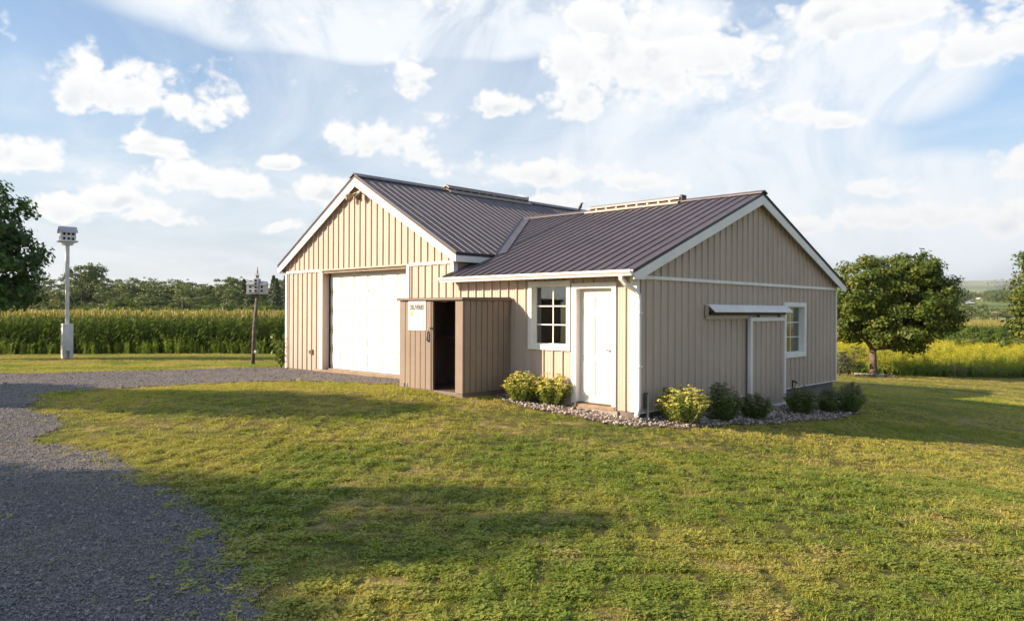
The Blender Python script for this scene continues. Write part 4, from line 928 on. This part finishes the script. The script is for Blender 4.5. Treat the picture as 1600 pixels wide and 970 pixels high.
# ------------------------------------------------------------------ sedum clumps in the stone bed
def sedum(px,py,wpx,hpx,label,green,seed,group='sedum clumps along the barn walls'):  # green picks the leaf and head colours with shade put in
    global rng
    b=ghit(px,py); k=(b-CAM).dot(FW)/FPX; w=wpx*k/2; h=hpx*k; r_=np.random.default_rng(seed); bz=h1(b.x,b.y)
    t=thing('sedum_plant',(b.x,b.y,bz),label,'plant',group)
    ns=int(95*w/.35*.9)+20; st=MB(); LC,LN,LT,HC,HN,HT=[],[],[],[],[],[]
    for i in range(ns):
        a=r_.uniform(0,6.283); q=math.sqrt(r_.random()); tx,ty=math.cos(a)*q*w,math.sin(a)*q*w; th=h*(math.sqrt(max(0,1-.72*q*q)))*r_.uniform(.80,1.08)
        bx_,by_=tx*.35,ty*.35; p0=np.array([b.x+bx_,b.y+by_,bz-.01]); p1=np.array([b.x+tx,b.y+ty,bz+th])
        st.tube([p0,(p0+p1)/2+np.array([tx*.12,ty*.12,.02]),p1],.005,3,False)
        tt=r_.random()
        for l in range(15):
            f=.22+.74*l/15; c=p0+(p1-p0)*f; aa=l*2.4+a; d=np.array([math.cos(aa),math.sin(aa),.35]); LC.append(c+d*.032); LN.append(np.array([-math.cos(aa)*.5,-math.sin(aa)*.5,1])+r_.normal(0,.25,3)); LT.append(tt*.4+r_.random()*.35+f*.25)
        for l in range(26):
            aa=r_.uniform(0,6.283); q2=math.sqrt(r_.random())*.052; HC.append(p1+np.array([math.cos(aa)*q2,math.sin(aa)*q2,.022-q2*q2*8+r_.normal(0,.004)])); HN.append(np.array([math.cos(aa)*q2*8,math.sin(aa)*q2*8,1])+r_.normal(0,.35,3)); HT.append(tt*.5+r_.random()*.5)
    st.build('stems','stem',t)
    keep=rng; rng=r_
    add('foliage',leaves('foliage',np.array(LC),np.array(LN),.034,'leaf_sedum_shade' if green else 'leaf_sedum',np.array(LT),.5),t)
    add('flower_heads',leaves('flower_heads',np.array(HC),np.array(HN),.012,'sedum_head_shade' if green else 'sedum_head',np.array(HT),.9),t)
    rng=keep
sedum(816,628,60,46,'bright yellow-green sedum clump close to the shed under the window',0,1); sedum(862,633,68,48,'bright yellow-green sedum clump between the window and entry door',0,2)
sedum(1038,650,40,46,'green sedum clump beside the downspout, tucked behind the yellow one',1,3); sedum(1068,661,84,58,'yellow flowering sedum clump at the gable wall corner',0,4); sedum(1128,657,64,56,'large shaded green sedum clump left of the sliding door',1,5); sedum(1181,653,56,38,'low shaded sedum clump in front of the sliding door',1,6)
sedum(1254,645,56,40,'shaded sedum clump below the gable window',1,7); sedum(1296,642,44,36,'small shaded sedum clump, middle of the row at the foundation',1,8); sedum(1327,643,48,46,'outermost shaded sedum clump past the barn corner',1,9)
# leafy weed at the garage corner
b=ghit(440,577); t=thing('leafy_plant',(b.x,b.y,h1(b.x,b.y)),'tall leafy green plant at the garage corner','plant')
C_,N_=[],[]; mbp=MB()
for i in range(16):
    a=rng.uniform(0,6.283); e=np.array([b.x+math.cos(a)*.22,b.y+math.sin(a)*.22,h1(b.x,b.y)+rng.uniform(.5,1.0)]); o=np.array([b.x,b.y,h1(b.x,b.y)-.02]); mbp.tube([o,(o+e)/2+np.array([0,0,.1]),e],.006,3,False)
    for f in np.linspace(.25,1,12): C_.append(o+(e-o)*f+rng.normal(0,.05,3)); N_.append(rng.normal(size=3)+np.array([0,0,.8]))
mbp.build('stems','stem',t); add('foliage',leaves('foliage',np.array(C_),np.array(N_),.075,'leaf_bush',rng.random(len(C_)),.4),t)

# ------------------------------------------------------------------ corn field on the left
def corn_mesh(seed,h=2.3):
    g_=np.random.default_rng(seed); V=[];F=[];T=[];MI=[]
    def quad(a,b,c,d,t,m): i=len(V); V.extend([a,b,c,d]); F.append((i,i+1,i+2,i+3)); T.append(t); MI.append(m)
    z=np.array([0,0,1.]); 
    for k in range(2):
        d=np.array([math.cos(k*1.57),math.sin(k*1.57),0])*.014; quad(-d,d,d*.6+z*h*.9,-d*.6+z*h*.9,.3,0)
    for l in range(13):
        zz=h*(.10+.78*l/13); a=(l%2)*math.pi+g_.normal(0,.5); L=g_.uniform(.45,.75)*(1-.3*abs(l/13-.5)); w=g_.uniform(.03,.048); d=np.array([math.cos(a),math.sin(a),0]); s=np.array([-d[1],d[0],0])*w; t=g_.uniform(0,.8)+.2*l/13
        p=[z*zz, z*(zz+.30*L)+d*L*.35, z*(zz+.34*L)+d*L*.7, z*(zz+.02*L)+d*L*1.05]; ww=[.7,1,.8,.1]
        for q in range(3): quad(p[q]-s*ww[q],p[q]+s*ww[q],p[q+1]+s*ww[q+1],p[q+1]-s*ww[q+1],t,0)
    for l in range(7):
        a=g_.uniform(0,6.283); d=np.array([math.cos(a),math.sin(a),0])*g_.uniform(.02,.14); s=np.array([-d[1],d[0],0])/np.linalg.norm(d)*.014; p0=z*h*.88; p1=z*(h*.88+g_.uniform(.22,.36))+d; quad(p0-s,p0+s,p1+s,p1-s,g_.random(),1)
    me=arr_mesh('corn',V,F,['leaf_corn','tassel'],{'tint':(T,'FACE')}); me.polygons.foreach_set('material_index',np.array(MI,np.int32)); return me
corn=[src('corn_plant%d'%k,corn_mesh(40+k)) for k in range(5)]
c0=onz(-120,557,-.85); c1=onz(520,555,-.85); ed_=(c1-c0); LEN=ed_.length; ed_.normalize(); nd=Vector((-ed_.y,ed_.x,0)); nd=nd if nd.dot(FW)>0 else -nd
xs,ys,ss=[],[],[]
for r in range(150):
    dist=r*.76 if r<26 else 26*.76+(r-26)*1.1; sp=.19 if r<14 else (.30 if r<40 else .55)
    a=np.arange(-8-dist*.5,LEN+14+dist*.2,sp); a=a+rng.normal(0,.05,len(a)); dd=dist+rng.normal(0,.10,len(a))
    xs.append(c0.x+ed_.x*a+nd.x*dd); ys.append(c0.y+ed_.y*a+nd.y*dd); ss.append(np.clip(rng.normal(1.0,.06,len(a)),.8,1.15))
x,y,s_=map(np.concatenate,(xs,ys,ss)); k=~((x>GA-1)&(y<14)&(x<2)); x,y,s_=x[k],y[k],s_[k]
scatter('corn_field',np.stack([x,y,H(x,y)],1),rotz(len(x),.05),s_,rng.integers(0,5,len(x)),corn,label='field of ripening corn with yellow tassels')
# rough weeds along the corn edge
def weed_mesh(name,seed,h,leafm,headm,nst=5,nl=16,nh=26,head=.14,ls=.035):
    g_=np.random.default_rng(seed); V=[];F=[];T=[];MI=[]
    def leaf(c,n,s,t,m,asp=.35):
        n=n/np.linalg.norm(n); a=g_.normal(size=3); u_=np.cross(n,a); u_/=np.linalg.norm(u_); w=np.cross(n,u_)*asp; i=len(V); V.extend([c-u_*s,c+w*s,c+u_*s,c-w*s]); F.append((i,i+1,i+2,i+3)); T.append(t); MI.append(m)
    for s in range(nst):
        a=g_.uniform(0,6.283); b=np.array([math.cos(a),math.sin(a),0])*g_.uniform(0,.12); tip=b*2.0+np.array([0,0,h*g_.uniform(.75,1.1)])
        sd=np.array([.006,0,0]); i=len(V); V.extend([b-sd,b+sd,tip+sd*.4,tip-sd*.4]); F.append((i,i+1,i+2,i+3)); T.append(.3); MI.append(0)
        for l in range(nl): leaf(b+(tip-b)*g_.uniform(.05,.9)+g_.normal(0,.03,3),g_.normal(size=3)+np.array([0,0,.6]),ls*g_.uniform(.7,1.4),g_.random(),0)
        if headm:
            for l in range(nh): leaf(tip+np.array([g_.normal(0,head*.5),g_.normal(0,head*.5),g_.uniform(-head*1.2,head*.3)]),g_.normal(size=3)+np.array([0,0,.8]),.016*g_.uniform(.7,1.4),g_.random(),1,.8)
    me=arr_mesh(name,V,F,[leafm]+([headm] if headm else []),{'tint':(T,'FACE')}); me.polygons.foreach_set('material_index',np.array(MI,np.int32)); return me
weeds=[src('weed%d'%k,weed_mesh('weed',60+k,.8,'weed',None,7,22)) for k in range(3)]
n=450; a=rng.uniform(-8,LEN+6,n); dd=rng.normal(-.1,.25,n); x=c0.x+ed_.x*a+nd.x*dd; y=c0.y+ed_.y*a+nd.y*dd
scatter('field_edge_weeds',np.stack([x,y,H(x,y)],1),rotz(n,.1),rng.uniform(.3,1.3,n),rng.integers(0,3,n),weeds,label='weeds along the front of the corn rows')

# ------------------------------------------------------------------ goldenrod meadow on the right
gold=[src('a_gold%d'%k,weed_mesh('goldenrod',70+k,1.15,'weed','goldenrod',6,18,34,.17,.055)) for k in range(4)]
w2=[src('b_weed%d'%k,weed_mesh('weed',80+k,.75,'weed',None,9,26,0,0,.07)) for k in range(3)]; as_=[src('c_aster%d'%k,weed_mesh('aster',90+k,.8,'weed','aster',6,14,20,.16)) for k in range(2)]; dr_=[src('d_dry%d'%k,weed_mesh('dry_weed',95+k,.8,'dry_weed','dry_weed',6,14,18,.14)) for k in range(2)]
m0=ghit(1250,579.5); m1=ghit(1700,589); md=(m1-m0); ML=md.length; md.normalize(); mn=Vector((-md.y,md.x,0)); mn=mn if mn.dot(FW)>0 else -mn
def mead(n,d0,d1,a0=-6,a1=None):
    a=rng.uniform(a0,a1 or ML+8,n); d=d0+(d1-d0)*rng.random(n)**1.4; return m0.x+md.x*a+mn.x*d, m0.y+md.y*a+mn.y*d, a, d
x,y,a,d=mead(12000,.2,46); f=a/ML; p=rng.integers(0,4,len(x)); r=rng.random(len(x))
low=d<1.0+.7*np.sin(a*.8)
p=np.where(low,np.where(r<.55,rng.integers(4,7,len(x)),np.where(r<.72,rng.integers(7,9,len(x)),np.where(r<.85,rng.integers(9,11,len(x)),p))),p); p=np.where(~low&(r<.45),rng.integers(4,7,len(x)),p)
scatter('goldenrod_meadow',np.stack([x,y,H(x,y)],1),rotz(len(x),.08),rng.uniform(.8,1.25,len(x))*np.clip(.48+.085*d,.48,1),p,gold+w2+as_+dr_,label='meadow of yellow goldenrod with green and mauve weeds')

# ------------------------------------------------------------------ bushes and tree lines
def base_tree(kind,seed):
    """unit-height tree meshes (height 1), trunk + crown"""
    global rng
    keep=rng; rng=np.random.default_rng(seed); g_=random.Random(seed)
    if kind=='conifer':
        C_,N_=[],[]
        for i in range(1500):
            z=g_.uniform(.10,1)**.8; rr=.26*(1-z)**.8*(.55+.45*math.sin(z*40)**2)+.012; a=g_.uniform(0,6.283); q=rr*math.sqrt(g_.uniform(.3,1)); C_.append((math.cos(a)*q,math.sin(a)*q,z-.15*q)); N_.append((math.cos(a)*.6,math.sin(a)*.6,.7))
        me=leaves('crown',np.array(C_),np.array(N_)+rng.normal(size=(1500,3))*.3,.022,'leaf_conifer',rng.random(1500)); 
    else:
        lo=.08 if kind!='tall' else .30; bl=[]
        for i in range(9): 
            z=g_.uniform(lo+.16,.84); rr=.26*(1-abs((z-.55)/.62)**2); a=g_.uniform(0,6.283); bl.append((math.cos(a)*rr*.75,math.sin(a)*rr*.75,z,g_.uniform(.11,.19),g_.uniform(.11,.19),g_.uniform(.10,.16)))
        n=2600; c,nn,ti=crown_pts(bl,150,n,.055); me=leaves('crown',c,nn,.017,{'round':'leaf_far','yellow':'leaf_far_yellow','tall':'leaf_far','grey':'leaf_grey','bush':'leaf_bush'}[kind],ti)
    rng=keep
    mb=MB(); mb.tube([(0,0,-.06),(0,0,.25),(.01,0,.7)],[.022,.017,.005],6); 
    for q in range(5): a=g_.uniform(0,6.283); mb.tube([(0,0,.25+.06*q),(math.cos(a)*.16,math.sin(a)*.16,.45+.07*q)],[.009,.003],4)
    tm=bpy.data.meshes.new('trunk'); tm.from_pydata(mb.v,[],mb.f); tm.materials.append(MAT['bark_dark']); return tm,me
TM={}
for kind,ns in (('round',4),('yellow',1),('tall',2),('conifer',3),('grey',1),('bush',2)): TM[kind]=[base_tree(kind,100+7*q+len(kind)) for q in range(ns)]
def far_tree(px,pyt,depth,kind,wf,label,group,cat='tree',name=None,base=None):
    p=at(px,487,depth); z=h1(p.x,p.y) if base is None else base; top=at(px,pyt,depth).z; h=max(.5,top-z); tm,cm=random.choice(TM[kind])
    t=thing(name or {'conifer':'conifer_tree','bush':'bush','grey':'bush'}.get(kind,'deciduous_tree'),(p.x,p.y,z),label,cat,group); s=(h*wf,h*wf,h); rz=random.uniform(0,6.28)
    for nm,me in (('trunk',tm),('crown',cm)):
        o=bpy.data.objects.new(nm,me); COL.objects.link(o); o.parent=t; o.scale=s; o.rotation_euler=(0,0,rz)
    return t
TL='trees of the wood beyond the corn'
far_tree(128,402,150,'tall',.95,'tallest broad tree of the wood, rising above the corn behind the martin house',TL); far_tree(90,462,138,'yellow',.9,'yellow-green bushy tree at the edge of the corn left of the tall one',TL)
far_tree(288,458,140,'yellow',.7,'small pale tree standing in front of the dark wood',TL)
far_tree(228,430,170,'tall',.9,'crooked tree top rising from the wood',TL); far_tree(272,432,172,'tall',.7,'thin tree top rising above the wood near the pale tree',TL)
row=[(-60,440),(-20,450),(20,452),(55,455),(75,450),(110,440),(150,440),(165,448),(190,446),(205,440),(245,440),(260,446),(300,445),(318,440),(330,447),(350,446),(365,442),(385,438),(410,436),(428,432),(450,430),(480,432),(520,436)]
for i_,(px,py) in enumerate(row):
    kd='conifer' if i_ in (11,14,17,19,20) else 'round'
    far_tree(px+random.uniform(-4,4),py+random.uniform(-4,4),random.uniform(150,178),kd,random.uniform(.9,1.35) if kd=='round' else random.uniform(1.0,1.4),'dark conifer in the wood beyond the corn' if kd=='conifer' else 'green leafy tree in the wood beyond the corn',TL)
for i_ in range(34):
    px=-70+i_*18+random.uniform(-7,7); far_tree(px,random.uniform(424,440),random.uniform(160,205),'round',random.uniform(1.2,1.6),'broad green tree packed into the depth of the wood',TL)
for i_ in range(20):
    px=-40+i_*25+random.uniform(-8,8); far_tree(px,random.uniform(458,470),random.uniform(138,150),'round' if i_%3 else 'bush',random.uniform(1.5,2.0),'low leafy tree along the front of the wood',TL)
for px,py in ((175,470),(215,474),(250,476),(320,474),(345,470),(400,470),(430,468),(140,470),(60,472),(380,474)): far_tree(px,py,132,'bush' if px%3 else 'round',1.9,'low bush along the back of the corn',TL,'bush')
far_tree(392,440,141,'conifer',1.3,'dark spreading pine standing left of the garage, behind the spired birdhouse',TL); far_tree(432,436,140,'conifer',1.1,'dark pine nearest the garage corner beyond the corn',TL)
for px,py,dp,kd,wf,lb in ((1325,535,37,'grey',1.7,'grey-green willow bush beside the maple trunk'),(1312,548,36,'grey',1.5,'low grey-green bush between barn corner and maple'),(1520,498,56,'bush',1.9,'bright green bush in the goldenrod under the distant road'),(1548,512,55,'bush',1.8,'low green bush left of the cropped maple'),(1590,510,52,'bush',1.7,'green bush below the cropped maple'),(1500,512,53,'bush',1.5,'small green bush at the maple crown edge in the goldenrod')):
    far_tree(px,py,dp,kd,wf,lb,'bushes in the goldenrod','bush','bush')
MLN='trees across the valley field'
for i_ in range(26):
    px=1300+i_*16+random.uniform(-6,6); far_tree(px,random.uniform(466,476),random.uniform(250,300),'round',random.uniform(1.3,1.9),'hazy dark tree in the line behind the tan field',MLN)
far_tree(1518,463,235,'round',1.9,'rounded brownish tree at the foot of the distant road',MLN)
# tan corn strip in front of that line
def strip_field(pts,m,name):
    mb=MB(); mb.q(*pts); return mb
xs=np.array([]); x,y,_=sector(9000,105,190,.84,1.12); k=H(x,y)<5
scatter('far_corn',np.stack([x[k],y[k],H(x[k],y[k])-.5],1),rotz(int(k.sum()),.05),rng.uniform(1.0,1.2,int(k.sum())),rng.integers(0,5,int(k.sum())),[c_.copy() for c_ in corn],label='tan corn strip beyond the goldenrod meadow')
# woods dotted over the far plain
cl=[]
for i_ in range(520):
    d=float(np.exp(rng.uniform(math.log(700),math.log(9800)))); a=rng.uniform(.1,.8); L=rng.uniform(60,320)*(.5+d/2800); n=int(14+L/9*min(1.,2500/d)); q=rng.uniform(-.5,.5,n)*L; w=rng.normal(0,5+L*.04,n)
    cl.append(np.stack([CAM.x+FW.x*(d+w)+RT.x*(a*d+q),CAM.y+FW.y*(d+w)+RT.y*(a*d+q),np.full(n,d)],1))
cl=np.concatenate(cl); z=H(cl[:,0],cl[:,1]); ok=~((np.abs((cl[:,0]-CAM.x)*RT.x+(cl[:,1]-CAM.y)*RT.y-.62*cl[:,2])<.018*cl[:,2]))&(z>-5)
cl,z=cl[ok],z[ok]; fs=[]
for q in range(3):
    tm,cm=TM['round'][q]; fs.append(src('far_wood%d'%q,cm.copy()))
scatter('far_woods',np.stack([cl[:,0],cl[:,1],z-1],1),rotz(len(cl)),rng.uniform(8,14,len(cl))*(1+cl[:,2]/9000),rng.integers(0,3,len(cl)),fs,label='hazy woods and hedgerows over the far plain')
# straight pale road climbing the far side
rp_=[]
def farpt(px,py):
    d=ray(px,py); dd=np.geomspace(450,9500,3000); X_=CAM.x+d.x*dd; Y_=CAM.y+d.y*dd; Zr=CAM.z+d.z*dd; k=np.nonzero(H(X_,Y_)>=Zr)[0]; i_=k[0] if len(k) else -1; return Vector((X_[i_],Y_[i_],H(X_[i_:i_+1],Y_[i_:i_+1])[0]))
ra,rb=farpt(1516.5,473),farpt(1503,455); rd=(rb-ra); rl=rd.length; rd.normalize(); rn_=Vector((-rd.y,rd.x,0)).normalized(); v_=[];f_=[]
for i_ in range(121):
    c=ra+rd*rl*i_/120
    for q in (-3.5,3.5): e=c+rn_*q; v_.append((e.x,e.y,h1(e.x,e.y)+.9))
    if i_: f_.append((2*i_-2,2*i_-1,2*i_+1,2*i_))
tag(add('road',arr_mesh('road',v_,f_,'far_road')),kind='structure')
def far_barn(px,py,L,Wd,hh,label,m,rm):
    c=farpt(px,py); t=thing('farm_building',(c.x,c.y,c.z),label,'barn','distant farm buildings'); z=c.z-1
    MB().box((c.x-L/2,c.y-Wd/2,z),(c.x+L/2,c.y+Wd/2,z+hh+1)).build('wall',m,t); MB().prism([(c.x-L/2-.4,c.y-Wd/2-.5,z+hh+1),(c.x-L/2-.4,c.y+Wd/2+.5,z+hh+1),(c.x-L/2-.4,c.y,z+hh+1+Wd*.35)],(L+.8,0,0)).build('roof',rm,t)
far_barn(1531,464.6,24,10,3.2,'long low white farm building on the distant plain','white','white'); far_barn(1548,465,12,10,3.5,'white farm building on the distant plain right of a tree clump','white','bird_roof')
# slim pole in the corn
p=at(285,490,95); z=h1(p.x,p.y); t=thing('utility_pole',(p.x,p.y,z),'thin grey pole standing at the back of the corn','pole'); kk=95/FPX
MB().tube([(p.x,p.y,z-.4),(p.x,p.y,z+(p.z-z)+26*kk)],[.09,.07],8).build('pole','weathered_wood',t); box('crossbar',(p.x-.35,p.y-.05,p.z+22*kk),(p.x+.35,p.y+.05,p.z+23.5*kk),'weathered_wood',t)

# ------------------------------------------------------------------ haze in the far air
hv=bpy.data.materials.new('haze'); hv.use_nodes=True; t=NT(hv.node_tree); t.N.clear(); pv=t.n('ShaderNodeVolumePrincipled'); pv.inputs['Color'].default_value=(.80,.90,1,1); pv.inputs['Density'].default_value=.00008; pv.inputs['Anisotropy'].default_value=.2
t.L.new(pv.outputs[0],t.n('ShaderNodeOutputMaterial').inputs['Volume']); MAT['haze']=hv
tag(MB().box((CAM.x-11600,CAM.y-11600,-4),(CAM.x+11600,CAM.y+11600,425)).build('haze','haze'),'pale bluish haze in the far air',None,None,'stuff')
